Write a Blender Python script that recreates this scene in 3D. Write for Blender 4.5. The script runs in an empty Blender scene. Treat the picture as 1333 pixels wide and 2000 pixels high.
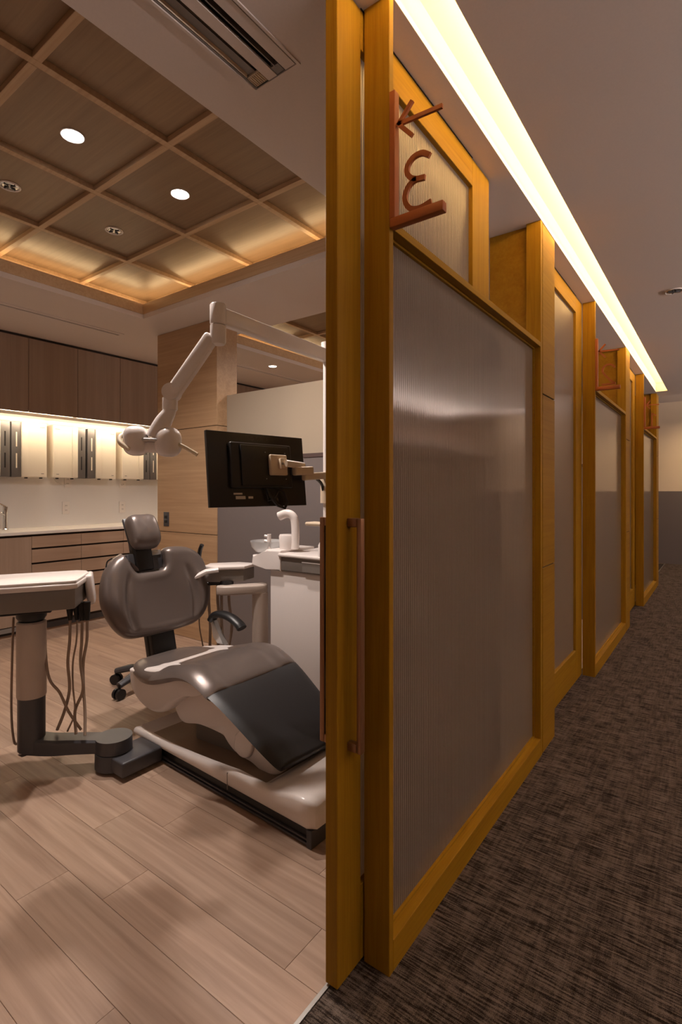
import bpy, bmesh, math, random
from mathutils import Vector, Matrix
random.seed(7)
S = bpy.context.scene
COL = S.collection
PI = math.pi
# ------------------------------------------------------------------ camera
HC = 1.2
cam_d = bpy.data.cameras.new('camera'); cam = bpy.data.objects.new('camera', cam_d); COL.objects.link(cam)
F_PX = 1014.844; YAW = math.radians(36.301)
cam_d.sensor_fit = 'HORIZONTAL'; cam_d.sensor_width = 24.0
cam_d.lens = F_PX / 1333 * 24.0
cam_d.shift_y = -40.0 / 1333
cam_d.clip_start = 0.02
cam.location = (0, 0, HC); cam.rotation_euler = (PI/2, 0, YAW)
S.camera = cam
# ------------------------------------------------------------------ world and exposure
w = bpy.data.worlds.new('world'); S.world = w; w.use_nodes = True
w.node_tree.nodes['Background'].inputs[0].default_value = (0.9, 0.75, 0.6, 1)
w.node_tree.nodes['Background'].inputs[1].default_value = 0.0
S.view_settings.view_transform = 'Standard'; S.view_settings.look = 'None'
S.view_settings.exposure = 0.12; S.view_settings.gamma = 1; S.view_settings.use_curve_mapping = False
try:
    S.cycles.use_denoising = True
    S.cycles.max_bounces = 10; S.cycles.diffuse_bounces = 6; S.cycles.sample_clamp_indirect = 6
    S.cycles.transmission_bounces = 8; S.cycles.caustics_refractive = True
except Exception: pass
# light strengths
WARM = (1.0, 0.66, 0.27); LED = (1.0, 0.81, 0.57); DAY = (1.0, 0.87, 0.79)
P_SPOT, P_SLOT, P_COFFER, P_CABINET = 102.0, 50.0, 0.6, 32.0
C_CARPET_A, C_CARPET_B = (0.024, 0.0155, 0.011), (0.175, 0.135, 0.108)
def lamp(name, kind, loc, power, color, rot=(0, 0, 0), size=None, sy=None, spot=None, blend=0.5, radius=0.04):
    d = bpy.data.lights.new(name, kind); d.energy = power; d.color = color
    if kind == 'AREA':
        d.shape = 'RECTANGLE'; d.size = size; d.size_y = sy or size
    elif kind == 'SPOT':
        d.spot_size = math.radians(spot); d.spot_blend = blend; d.shadow_soft_size = radius
    else: d.shadow_soft_size = radius
    o = bpy.data.objects.new(name, d); COL.objects.link(o); o.location = loc; o.rotation_euler = rot
    return o
LAMPS_ON = [(-2.294, 1.137, 2.735), (-2.29, 1.693, 2.735)]
for i, l in enumerate(LAMPS_ON):
    lamp('spot_lamp', 'SPOT', l, P_SPOT, DAY, spot=150, blend=0.8, radius=0.035)
# unseen fill spots added to raise the light, except the next room's soffit downlight
for l in [(-2.294, 3.707, 2.735), (-2.29, 4.263, 2.735), (-2.294, 6.3, 2.735)]:
    lamp('spot_lamp', 'SPOT', l, P_SPOT * 0.7, DAY, spot=150, blend=0.8, radius=0.035)
lamp('spot_lamp', 'SPOT', (-3.918, 4.086, 2.535), 8, DAY, spot=140, blend=0.8, radius=0.03)
lamp('spot_lamp', 'SPOT', (-0.1, 9.4, 2.66), 72, (1, .72, .45), spot=150, blend=0.9, radius=0.05)
lamp('spot_lamp', 'SPOT', (-3.2, -1.2, 2.53), 10, DAY, spot=140, blend=0.8, radius=0.05)

# broad soft fill lights, added and unseen: across the corridor and behind the camera
up = lamp('ceiling_fill', 'AREA', (2.48, 4.6, 1.96), 370, (1, .85, .78), rot=(PI, -1.15, 0), size=.12, sy=10.0)
up.data.spread = math.radians(120)
lamp('rear_fill', 'AREA', (-3.0, -2.55, 1.5), 3, DAY, rot=(-PI/2, 0, PI), size=3.2, sy=1.9)
for y in (2.2, 5.2, 8.6):
    lamp('corridor_fill', 'SPOT', (0.45, y, 2.42), 2.5, (1, .80, .62), spot=160, blend=0.9, radius=0.05)  # weak fill spots added along the corridor, no lit lamp there
# ------------------------------------------------------------------ materials
def nmat(name):
    m = bpy.data.materials.new(name); m.use_nodes = True
    nt = m.node_tree; return m, nt, nt.nodes['Principled BSDF'], nt.nodes, nt.links
def plain(name, c, rough=0.5, metal=0.0, spec=0.5, coat=0.0, bump=0.0, bscale=200):
    m, nt, b, N, L = nmat(name)
    b.inputs['Base Color'].default_value = (*c, 1); b.inputs['Roughness'].default_value = rough
    b.inputs['Metallic'].default_value = metal; b.inputs['Specular IOR Level'].default_value = spec
    b.inputs['Coat Weight'].default_value = coat; b.inputs['Coat Roughness'].default_value = 0.08
    tc = N.new('ShaderNodeTexCoord'); nz = N.new('ShaderNodeTexNoise'); nz.inputs['Scale'].default_value = bscale
    L.new(tc.outputs['Object'], nz.inputs['Vector'])
    hs = N.new('ShaderNodeMix'); hs.data_type = 'RGBA'
    hs.inputs[6].default_value = (*[x * 0.96 for x in c], 1); hs.inputs[7].default_value = (*[min(1, x * 1.03) for x in c], 1)
    L.new(nz.outputs[0], hs.inputs[0]); L.new(hs.outputs[2], b.inputs['Base Color'])
    if bump:
        bp = N.new('ShaderNodeBump'); bp.inputs['Strength'].default_value = bump; bp.inputs['Distance'].default_value = 0.001
        L.new(nz.outputs[0], bp.inputs['Height']); L.new(bp.outputs[0], b.inputs['Normal'])
    return m
def wood(name, c1, c2, axis='Z', rough=0.45, fine=70, along=2.5, spec=0.4, coat=0.0, blotch=0.5, per_object=False, wavy=False):
    m, nt, b, N, L = nmat(name)
    tc = N.new('ShaderNodeTexCoord'); mp = N.new('ShaderNodeMapping')
    vec = tc.outputs['Object']
    if per_object:
        oi = N.new('ShaderNodeObjectInfo'); ml = N.new('ShaderNodeVectorMath'); ml.operation = 'SCALE'
        ml.inputs[0].default_value = (13.7, 7.3, 3.1); L.new(oi.outputs['Random'], ml.inputs['Scale'])
        ad = N.new('ShaderNodeVectorMath'); ad.operation = 'ADD'
        L.new(vec, ad.inputs[0]); L.new(ml.outputs[0], ad.inputs[1]); vec = ad.outputs[0]
    sc = {'X': (along, fine, fine), 'Y': (fine, along, fine), 'Z': (fine, fine, along)}[axis]
    mp.inputs['Scale'].default_value = sc; L.new(vec, mp.inputs['Vector'])
    n1 = N.new('ShaderNodeTexNoise'); n1.inputs['Scale'].default_value = 1.0; n1.inputs['Detail'].default_value = 5; n1.inputs['Roughness'].default_value = 0.65
    n1.inputs['Distortion'].default_value = 0.6; L.new(mp.outputs[0], n1.inputs['Vector'])
    mp2 = N.new('ShaderNodeMapping'); mp2.inputs['Scale'].default_value = tuple(v * 0.16 for v in sc); L.new(vec, mp2.inputs['Vector'])
    n2 = N.new('ShaderNodeTexNoise'); n2.inputs['Scale'].default_value = 1.0; n2.inputs['Detail'].default_value = 3
    n2.inputs['Distortion'].default_value = 1.2; L.new(mp2.outputs[0], n2.inputs['Vector'])
    fac = n1.outputs[0]
    if wavy:
        wv = N.new('ShaderNodeMath'); wv.operation = 'MULTIPLY'; wv.inputs[1].default_value = 34; L.new(n2.outputs[0], wv.inputs[0])
        sn = N.new('ShaderNodeMath'); sn.operation = 'SINE'; L.new(wv.outputs[0], sn.inputs[0])
        sm = N.new('ShaderNodeMath'); sm.operation = 'MULTIPLY_ADD'; sm.inputs[1].default_value = 0.10; L.new(sn.outputs[0], sm.inputs[0]); L.new(n1.outputs[0], sm.inputs[2])
        fac = sm.outputs[0]
    mx = N.new('ShaderNodeMix'); mx.data_type = 'FLOAT'; mx.inputs[0].default_value = blotch
    L.new(fac, mx.inputs[2]); L.new(n2.outputs[0], mx.inputs[3])
    rp = N.new('ShaderNodeValToRGB'); rp.color_ramp.elements[0].position = 0.33; rp.color_ramp.elements[1].position = 0.68
    rp.color_ramp.elements[0].color = (*c1, 1); rp.color_ramp.elements[1].color = (*c2, 1)
    L.new(mx.outputs[0], rp.inputs[0]); colr = rp.outputs[0]
    if per_object:
        hv = N.new('ShaderNodeHueSaturation'); mr = N.new('ShaderNodeMapRange')
        mr.inputs[3].default_value = 0.92; mr.inputs[4].default_value = 1.07
        L.new(oi.outputs['Random'], mr.inputs[0]); L.new(mr.outputs[0], hv.inputs['Value']); L.new(colr, hv.inputs['Color']); colr = hv.outputs[0]
    L.new(colr, b.inputs['Base Color'])
    b.inputs['Roughness'].default_value = rough; b.inputs['Specular IOR Level'].default_value = spec
    b.inputs['Coat Weight'].default_value = coat
    bp = N.new('ShaderNodeBump'); bp.inputs['Strength'].default_value = 0.25; bp.inputs['Distance'].default_value = 0.0006
    L.new(n1.outputs[0], bp.inputs['Height']); L.new(bp.outputs[0], b.inputs['Normal'])
    return m
def emit(name, c, s):
    m, nt, b, N, L = nmat(name)
    b.inputs['Base Color'].default_value = (0.8, 0.8, 0.8, 1)
    b.inputs['Emission Color'].default_value = (*c, 1); b.inputs['Emission Strength'].default_value = s
    return m
def carpet():
    m, nt, b, N, L = nmat('carpet')
    tc = N.new('ShaderNodeTexCoord')
    def nz(sc, det=2, rough=0.6, dist=0.0):
        mp = N.new('ShaderNodeMapping'); mp.inputs['Scale'].default_value = sc; L.new(tc.outputs['Object'], mp.inputs['Vector'])
        n = N.new('ShaderNodeTexNoise'); n.inputs['Scale'].default_value = 1; n.inputs['Detail'].default_value = det; n.inputs['Roughness'].default_value = rough
        n.inputs['Distortion'].default_value = dist
        L.new(mp.outputs[0], n.inputs['Vector']); return n.outputs[0]
    def mth(op, a, bb=None, c=None):
        n = N.new('ShaderNodeMath'); n.operation = op
        for i, v in enumerate((a, bb, c)):
            if v is None: continue
            if isinstance(v, (int, float)): n.inputs[i].default_value = v
            else: L.new(v, n.inputs[i])
        return n.outputs[0]
    a = nz((13, 175, 1), 2)          # thin streaks running across the corridor
    c = nz((95, 9, 1), 2)          # streaks running along it
    d = nz((7, 22, 1), 2)            # soft blocks
    g = nz((500, 500, 1), 1)         # pile grain
    e = nz((20, 5, 1), 2)
    s = mth('ADD', mth('MULTIPLY', a, 1.7), mth('MULTIPLY', c, 0.55))
    s = mth('ADD', s, mth('MULTIPLY', d, 0.45)); s = mth('ADD', s, mth('MULTIPLY', e, 0.4)); s = mth('ADD', s, mth('MULTIPLY', g, 1.0))
    s = mth('SUBTRACT', s, 1.55)
    rp = N.new('ShaderNodeValToRGB'); rp.color_ramp.elements[0].position = 0.28; rp.color_ramp.elements[1].position = 0.75
    rp.color_ramp.elements[0].color = (*C_CARPET_A, 1); rp.color_ramp.elements[1].color = (*C_CARPET_B, 1)
    L.new(s, rp.inputs[0]); L.new(rp.outputs[0], b.inputs['Base Color'])
    b.inputs['Roughness'].default_value = 0.95; b.inputs['Specular IOR Level'].default_value = 0.1
    bp = N.new('ShaderNodeBump'); bp.inputs['Strength'].default_value = 0.9; bp.inputs['Distance'].default_value = 0.003
    L.new(s, bp.inputs['Height']); L.new(bp.outputs[0], b.inputs['Normal'])
    return m
def ribbed_glass(name, rough=0.5, tint=(0.80, 0.655, 0.50), frost=0.72, gr=0.09, gb=0.05):
    """translucent reeded sheet: diffuse transmission mixed with rough refraction under a smooth face"""
    m, nt, b, N, L = nmat(name); N.remove(b); out = N['Material Output']
    tc = N.new('ShaderNodeTexCoord'); sp = N.new('ShaderNodeSeparateXYZ'); L.new(tc.outputs['Object'], sp.inputs[0])
    mu = N.new('ShaderNodeMath'); mu.operation = 'MULTIPLY'; mu.inputs[1].default_value = 2 * PI / 0.011; L.new(sp.outputs[1], mu.inputs[0])
    sn = N.new('ShaderNodeMath'); sn.operation = 'SINE'; L.new(mu.outputs[0], sn.inputs[0])
    bp = N.new('ShaderNodeBump'); bp.inputs['Strength'].default_value = 0.9; bp.inputs['Distance'].default_value = 0.0024; L.new(sn.outputs[0], bp.inputs['Height'])
    tr = N.new('ShaderNodeBsdfTranslucent'); tr.inputs[0].default_value = (*tint, 1); L.new(bp.outputs[0], tr.inputs['Normal'])
    df = N.new('ShaderNodeBsdfDiffuse'); df.inputs[0].default_value = (*[x * .75 for x in tint], 1); L.new(bp.outputs[0], df.inputs['Normal'])
    m1 = N.new('ShaderNodeMixShader'); m1.inputs[0].default_value = 0.45; L.new(tr.outputs[0], m1.inputs[1]); L.new(df.outputs[0], m1.inputs[2])
    rf = N.new('ShaderNodeBsdfRefraction'); rf.inputs['Roughness'].default_value = rough; rf.inputs['IOR'].default_value = 1.02
    rf.inputs[0].default_value = (*tint, 1); L.new(bp.outputs[0], rf.inputs['Normal'])
    m2 = N.new('ShaderNodeMixShader'); m2.inputs[0].default_value = 1 - frost; L.new(m1.outputs[0], m2.inputs[1]); L.new(rf.outputs[0], m2.inputs[2])
    gl = N.new('ShaderNodeBsdfGlossy'); gl.inputs['Roughness'].default_value = gr
    bp2 = N.new('ShaderNodeBump'); bp2.inputs['Strength'].default_value = gb; bp2.inputs['Distance'].default_value = 0.0004; L.new(sn.outputs[0], bp2.inputs['Height'])
    L.new(bp2.outputs[0], gl.inputs['Normal'])
    fr = N.new('ShaderNodeFresnel'); fr.inputs['IOR'].default_value = 1.5
    m3 = N.new('ShaderNodeMixShader'); L.new(fr.outputs[0], m3.inputs[0]); L.new(m2.outputs[0], m3.inputs[1]); L.new(gl.outputs[0], m3.inputs[2])
    L.new(m3.outputs[0], out.inputs[0]); return m
def clear_glass(name):
    m, nt, b, N, L = nmat(name)
    b.inputs['Base Color'].default_value = (0.8, 0.8, 0.8, 1); b.inputs['Roughness'].default_value = 0.12
    b.inputs['Transmission Weight'].default_value = 0.55; b.inputs['IOR'].default_value = 1.3
    return m
PLASTER = plain('ceiling_plaster', (0.68, 0.61, 0.575), 0.85, spec=0.2, bump=0.15, bscale=140)
WHITE_LINING = plain('slot_lining_paint', (0.85, 0.8, 0.72), 0.7, spec=0.2)
CREAM = plain('cream_wall_paint', (0.72, 0.6, 0.45), 0.8, spec=0.2, bump=0.1)
DARK_WALL = plain('dark_brown_wall', (0.14, 0.10, 0.08), 0.6)
GREY_DADO = plain('grey_dado_laminate', (0.16, 0.135, 0.13), 0.45, bump=0.1, bscale=500)
DADO_CAP = plain('dado_cap', (0.09, 0.06, 0.055), 0.4)
GLOSS_WHITE = plain('gloss_white_wall_panel', (0.72, 0.69, 0.66), 0.12, spec=0.6)
SCREEN_GLASS = ribbed_glass('frosted_screen', rough=0.5, tint=(0.88, 0.78, 0.64), frost=0.85)
RIB = ribbed_glass('ribbed_glass')
RIB_DOOR = ribbed_glass('door_ribbed_glass', gr=0.2, gb=0.5)
WOOD_FRAME = wood('golden_frame_wood', (0.26, 0.124, 0.006), (0.37, 0.195, 0.011), 'Z', 0.55, fine=90, along=3, blotch=0.35, spec=0.12)
WOOD_FRAME_Y = wood('golden_frame_wood_rail', (0.26, 0.124, 0.006), (0.37, 0.195, 0.011), 'Y', 0.55, fine=90, along=3, blotch=0.35, spec=0.12)
WOOD_COLUMN = wood('golden_column_veneer', (0.26, 0.122, 0.008), (0.34, 0.178, 0.015), 'Y', 0.55, fine=60, along=1.5, blotch=0.4, spec=0.12)
WOOD_PILLAR = wood('pale_oak_pillar_veneer', (0.36, 0.22, 0.12), (0.50, 0.33, 0.19), 'X', 0.42, fine=55, along=1.6, blotch=0.45)
WOOD_CAB = wood('greyish_oak_cabinet_laminate', (0.27, 0.185, 0.13), (0.37, 0.265, 0.195), 'Z', 0.4, fine=45, along=1.2, blotch=0.6)
WOOD_DRAWER = wood('oak_drawer_laminate', (0.30, 0.195, 0.13), (0.42, 0.29, 0.205), 'Y', 0.4, fine=45, along=1.2, blotch=0.6)
WOOD_COFFER = wood('coffer_panel_veneer', (0.22, 0.145, 0.085), (0.31, 0.21, 0.125), 'X', 0.33, fine=50, along=2, blotch=0.4, per_object=True)
WOOD_BATTEN = wood('coffer_batten_wood', (0.40, 0.26, 0.15), (0.56, 0.39, 0.24), 'X', 0.45, fine=60, along=2, blotch=0.3)
WOOD_LIP = wood('coffer_lip_wood', (0.46, 0.31, 0.18), (0.60, 0.43, 0.27), 'X', 0.5, fine=60, along=2, blotch=0.3)
PLANK = wood('oak_floor_plank', (0.31, 0.205, 0.145), (0.46, 0.325, 0.24), 'X', 0.38, fine=42, along=1.7, blotch=0.35, per_object=True, wavy=True)
JOINT = plain('joint_shadow_black', (0.03, 0.02, 0.015), 0.8)
CARPET = carpet()
STEEL_STRIP = plain('threshold_metal', (0.5, 0.48, 0.45), 0.35, metal=0.9)
RUST = plain('rust_brown_sign_metal', (0.36, 0.095, 0.018), 0.5, metal=0.1)
BRONZE = plain('bronze_handle', (0.30, 0.15, 0.075), 0.36, metal=0.5)
LEATHER = plain('bronze_grey_upholstery', (0.17, 0.138, 0.125), 0.30, metal=0.4, spec=0.6, bump=0.15, bscale=700)
BLACK_PAD = plain('black_upholstery', (0.012, 0.012, 0.014), 0.42, spec=0.5, bump=0.1, bscale=700)
WHITE_P = plain('white_enamel_plastic', (0.78, 0.72, 0.69), 0.25, spec=0.5)
TAUPE_P = plain('taupe_white_plastic', (0.5, 0.42, 0.365), 0.35)
DECK_SHADE = plain('deck_shade_tan', (0.26, 0.185, 0.13), 0.4)  # shade and reflection on the white base, painted as a tan colour
BEIGE_P = plain('beige_plastic', (0.62, 0.50, 0.37), 0.35)
CREAM_P = plain('cream_grip_plastic', (0.72, 0.62, 0.46), 0.4)
GREY_P = plain('grey_plastic', (0.20, 0.175, 0.155), 0.4)
DGREY = plain('dark_slate_plastic', (0.06, 0.06, 0.068), 0.35)
BLACK_P = plain('black_plastic', (0.008, 0.008, 0.009), 0.4)
MON = plain('monitor_back_black', (0.012, 0.0095, 0.008), 0.38, bump=0.1, bscale=900)
MON_FADE = plain('faint_monitor_print', (0.05, 0.04, 0.035), 0.4)
CHROME = plain('chrome', (0.75, 0.75, 0.75), 0.12, metal=1.0)
SILVER = plain('brushed_silver_arm', (0.5, 0.5, 0.5), 0.3, metal=0.8)
HOSE = plain('taupe_hose_rubber', (0.30, 0.22, 0.165), 0.5)
WORKTOP = plain('white_worktop', (0.72, 0.66, 0.6), 0.3)
DISP_W = plain('dispenser_white', (0.78, 0.70, 0.58), 0.3)
DISP_G = plain('dispenser_grey', (0.15, 0.14, 0.135), 0.35, metal=0.3)
MARK = plain('small_grey_print', (0.25, 0.22, 0.2), 0.5)
LABEL_W = plain('printed_label', (0.55, 0.52, 0.48), 0.5)
OUTLET = plain('outlet_white', (0.72, 0.67, 0.62), 0.35)
GLASS = clear_glass('bowl_glass')
E_SLOT = emit('cove_led_strip', WARM, P_SLOT)
E_COF = emit('coffer_led_strip', (1.0, 0.70, 0.36), 12)
E_CAB = emit('cabinet_led_strip', LED, P_CABINET * 2)
E_SPOT = emit('downlight_lens', (1.0, 0.97, 0.95), 60)
E_SPOT2 = emit('small_downlight_lens', (1.0, 0.9, 0.75), 12)

# ------------------------------------------------------------------ mesh helpers
ORI = {}
class MB:
    def __init__(s): s.bm = bmesh.new()
    def _xf(s, vs, mat):
        if mat is not None: bmesh.ops.transform(s.bm, matrix=mat, verts=vs)
    def box(s, x0, x1, y0, y1, z0, z1, bev=0.0, seg=2, mat=None):
        r = bmesh.ops.create_cube(s.bm, size=1.0); vs = r['verts']
        for v in vs:
            v.co = Vector(((x0 + x1) / 2 + v.co.x * (x1 - x0), (y0 + y1) / 2 + v.co.y * (y1 - y0), (z0 + z1) / 2 + v.co.z * (z1 - z0)))
        if bev:
            es = list({e for v in vs for e in v.link_edges})
            rr = bmesh.ops.bevel(s.bm, geom=es, offset=bev, segments=seg, affect='EDGES', profile=0.5)
            vs = list({v for f in rr['faces'] for v in f.verts} | {v for v in vs if v.is_valid})
        s._xf(vs, mat); return s
    def ring_loft(s, rings, cap=True, closed=True):
        R = [[s.bm.verts.new(p) for p in r] for r in rings]; n = len(R[0])
        for a, b in zip(R, R[1:]):
            for i in range(n if closed else n - 1):
                j = (i + 1) % n
                s.bm.faces.new((a[i], a[j], b[j], b[i]))
        if cap and closed:
            s.bm.faces.new(list(reversed(R[0]))); s.bm.faces.new(R[-1])
        return s
    def tube(s, pts, r, n=10, rs=None, sx=1.0, up=None):
        pts = [Vector(p) for p in pts]; rings = []
        t0 = (pts[1] - pts[0]).normalized()
        u = Vector(up) if up else (Vector((0, 0, 1)) if abs(t0.z) < 0.9 else Vector((0, 1, 0)))
        u = (u - t0 * u.dot(t0)).normalized()
        for i, p in enumerate(pts):
            if i == 0: t = pts[1] - pts[0]
            elif i == len(pts) - 1: t = pts[-1] - pts[-2]
            else: t = (pts[i + 1] - pts[i]).normalized() + (pts[i] - pts[i - 1]).normalized()
            t.normalize(); u = (u - t * u.dot(t)).normalized(); v = t.cross(u)
            rr = rs[i] if rs else r
            rings.append([p + (u * math.cos(2 * PI * k / n) + v * (sx * math.sin(2 * PI * k / n))) * rr for k in range(n)])
        return s.ring_loft(rings)
    def cyl(s, p0, p1, r, r2=None, n=24):
        return s.tube([p0, p1], r, n, rs=[r, r if r2 is None else r2])
    def lathe(s, prof, loc, n=28, axis=None):
        """prof: (radius, height) pairs; axis: Matrix turning local z"""
        rings = []
        for (r, z) in prof:
            rings.append([Vector((max(r, 1e-4) * math.cos(2 * PI * k / n), max(r, 1e-4) * math.sin(2 * PI * k / n), z)) for k in range(n)])
        M = Matrix.Translation(loc) @ (axis.to_4x4() if axis else Matrix.Identity(4))
        return s.ring_loft([[M @ p for p in r] for r in rings])
    def prism(s, poly, y0, y1, plane='XZ', bev=0.0, seg=2, mat=None):
        def P(a, b, c):
            return Vector((a, c, b)) if plane == 'XZ' else (Vector((c, a, b)) if plane == 'YZ' else Vector((a, b, c)))
        A = [s.bm.verts.new(P(a, b, y0)) for a, b in poly]; B_ = [s.bm.verts.new(P(a, b, y1)) for a, b in poly]
        n = len(poly); fs = [s.bm.faces.new(A), s.bm.faces.new(list(reversed(B_)))]
        for i in range(n): fs.append(s.bm.faces.new((A[i], B_[i], B_[(i + 1) % n], A[(i + 1) % n])))
        vs = A + B_
        if bev:
            es = list({e for f in fs[:2] for e in f.edges})
            rr = bmesh.ops.bevel(s.bm, geom=es, offset=bev, segments=seg, affect='EDGES', profile=0.5)
            vs = list({v for f in rr['faces'] for v in f.verts} | {v for v in vs if v.is_valid})
        s._xf(vs, mat); return s
    def grid(s, rows):
        R = [[s.bm.verts.new(p) for p in r] for r in rows]
        for a, b in zip(R, R[1:]):
            for i in range(len(a) - 1): s.bm.faces.new((a[i], a[i + 1], b[i + 1], b[i]))
        return s
    def sellip(s, c, rx, ry, rz, e=0.6, M=None, n=28, m=16):
        def pw(v): return math.copysign(abs(v) ** e, v)
        rings = []
        for i in range(m + 1):
            t = -PI / 2 + PI * i / m
            rings.append([(M or Matrix.Identity(3)) @ Vector((rx * pw(math.cos(t)) * pw(math.cos(2 * PI * k / n)), ry * pw(math.cos(t)) * pw(math.sin(2 * PI * k / n)), rz * pw(math.sin(t)))) + Vector(c) for k in range(n)])
        return s.ring_loft(rings)
    def xf(s, M): bmesh.ops.transform(s.bm, matrix=M, verts=s.bm.verts); return s
    def build(s, name, m, parent=None, smooth=None, origin=None, **props):
        bmesh.ops.remove_doubles(s.bm, verts=s.bm.verts, dist=1e-6)
        bmesh.ops.recalc_face_normals(s.bm, faces=s.bm.faces)
        o0 = ORI[parent.name] if parent is not None else Vector(origin or (0, 0, 0))
        bmesh.ops.translate(s.bm, verts=s.bm.verts, vec=-o0)
        me = bpy.data.meshes.new(name); s.bm.to_mesh(me); s.bm.free()
        me.materials.append(m)
        for p in me.polygons: p.use_smooth = True
        try: me.set_sharp_from_angle(angle=math.radians(smooth if smooth else 35))
        except Exception: pass
        o = bpy.data.objects.new(name, me); COL.objects.link(o)
        ORI[o.name] = o0.copy()
        if parent is not None: o.parent = parent
        else: o.location = o0
        for k, v in props.items(): o[k] = v
        return o
def thing(name, label, cat, loc, group=None):
    o = bpy.data.objects.new(name, None); COL.objects.link(o); o.location = loc; ORI[o.name] = Vector(loc)
    o.empty_display_size = 0.1
    if label: o['label'] = label; o['category'] = cat
    if group: o['group'] = group
    return o
def struct_root(name, loc):
    o = bpy.data.objects.new(name, None); COL.objects.link(o); o.location = loc; ORI[o.name] = Vector(loc); o['kind'] = 'structure'; return o
def copy_tree(o, off, parent=None):
    c = o.copy(); COL.objects.link(c)
    if parent is None: c.location = Vector(o.location) + Vector(off)
    else: c.parent = parent
    ORI[c.name] = ORI[o.name] + Vector(off)
    for ch in [x for x in list(COL.objects) if x.parent == o]: copy_tree(ch, off, c)
    return c
def text_mesh(txt, size, M, name, m, parent, depth=0.0004):
    cu = bpy.data.curves.new(name, 'FONT'); cu.body = txt; cu.size = size; cu.extrude = depth; cu.align_x = 'CENTER'; cu.align_y = 'CENTER'
    t = bpy.data.objects.new('tmp', cu); COL.objects.link(t); dg = bpy.context.evaluated_depsgraph_get()
    me = bpy.data.meshes.new_from_object(t.evaluated_get(dg)); bpy.data.objects.remove(t)
    me.transform(Matrix.Translation(-ORI[parent.name]) @ M); me.materials.clear(); me.materials.append(m)
    o = bpy.data.objects.new(name, me); COL.objects.link(o); o.parent = parent; ORI[o.name] = ORI[parent.name]
    return o
def frame3(origin, u, v):
    u = Vector(u).normalized(); v = Vector(v); v = (v - u * v.dot(u)).normalized(); n = u.cross(v)
    return Matrix(((u.x, v.x, n.x, origin[0]), (u.y, v.y, n.y, origin[1]), (u.z, v.z, n.z, origin[2]), (0, 0, 0, 1)))
def bez(pts, n=8):
    """smooth Catmull-Rom through points"""
    P = [Vector(p) for p in pts]; P = [P[0] * 2 - P[1]] + P + [P[-1] * 2 - P[-2]]; out = []
    for i in range(1, len(P) - 2):
        for k in range(n):
            t = k / n; a, b, c, d = P[i - 1:i + 3]
            out.append(0.5 * ((2 * b) + (c - a) * t + (2 * a - 5 * b + 4 * c - d) * t * t + (3 * b - a - 3 * c + d) * t ** 3))
    out.append(P[-2]); return out

PITCH = 2.57; XW = -0.663; ZS = 2.43; ZC = 2.555
# ================================================================== THE SETTING
fl = MB().box(-5.4, 2.8, -2.8, 10.4, -0.12, -0.012).build('floor', JOINT, kind='structure')
MB().box(-0.768, 2.65, -2.7, 10.3, -0.012, 0.0).build('carpet_field', CARPET, fl)
MB().box(-0.778, -0.768, -2.7, 10.3, -0.012, 0.003).build('threshold_strip', STEEL_STRIP, fl)
MB().box(-5.2, -0.780, 2.85, 7.7, -0.012, 0.0).build('next_room_boards', PLANK, fl)
# planks of 152 x 914 mm, grain along X
JOINTS = {0: -1.14, 1: -1.67, 2: -1.47, 3: -0.887, 4: -1.615, 5: -1.02, 6: -1.33, 7: -1.78, 8: -1.2, 9: -0.95, 10: -1.55, 11: -1.1, 12: -1.72, 13: -1.38, -1: -1.45, -2: -0.93, -3: -1.25}
plank_me = {}
def plank(xa, xb, ya, yb):
    L_, W_ = xb - xa, yb - ya; key = (round(L_, 3), round(W_, 3))
    if key not in plank_me:
        b = MB(); g = 0.0004; c = 0.0006
        x0, x1, y0, y1 = g, L_ - g, g, W_ - g
        b.ring_loft([[(x0, y0, -.012), (x1, y0, -.012), (x1, y1, -.012), (x0, y1, -.012)], [(x0, y0, -c), (x1, y0, -c), (x1, y1, -c), (x0, y1, -c)],
                     [(x0 + c, y0 + c, 0), (x1 - c, y0 + c, 0), (x1 - c, y1 - c, 0), (x0 + c, y1 - c, 0)]])
        bmesh.ops.recalc_face_normals(b.bm, faces=b.bm.faces)
        me = bpy.data.meshes.new('plank'); b.bm.to_mesh(me); b.bm.free(); me.materials.append(PLANK); plank_me[key] = me
    o = bpy.data.objects.new('plank', plank_me[key]); COL.objects.link(o); o.parent = fl; o.location = (xa, ya, 0)
for r in range(-3, 15):
    ya = 0.511 + 0.152 * r; yb = min(ya + 0.152, 2.85)
    if yb - ya < 0.02: continue
    j = JOINTS.get(r, -0.9 - random.random() * 0.9)
    xs = [j]
    while xs[-1] + 0.914 < -0.80: xs.append(xs[-1] + 0.914)
    xs.append(-0.779)
    while xs[0] - 0.914 > -5.15: xs.insert(0, xs[0] - 0.914)
    xs.insert(0, -5.2)
    if xs[1] - xs[0] < 0.05: xs.pop(1)
    for a, b_ in zip(xs, xs[1:]):
        if a > -4.9 or True:
            if b_ < -4.66 and ya > 1.0: continue
            plank(a if ya < 1.0 else max(a, -4.7), b_, ya, yb)
MB().box(-5.2, -0.779, -2.7, 0.055, -0.012, 0.0).build('near_boards', PLANK, fl)
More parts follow.
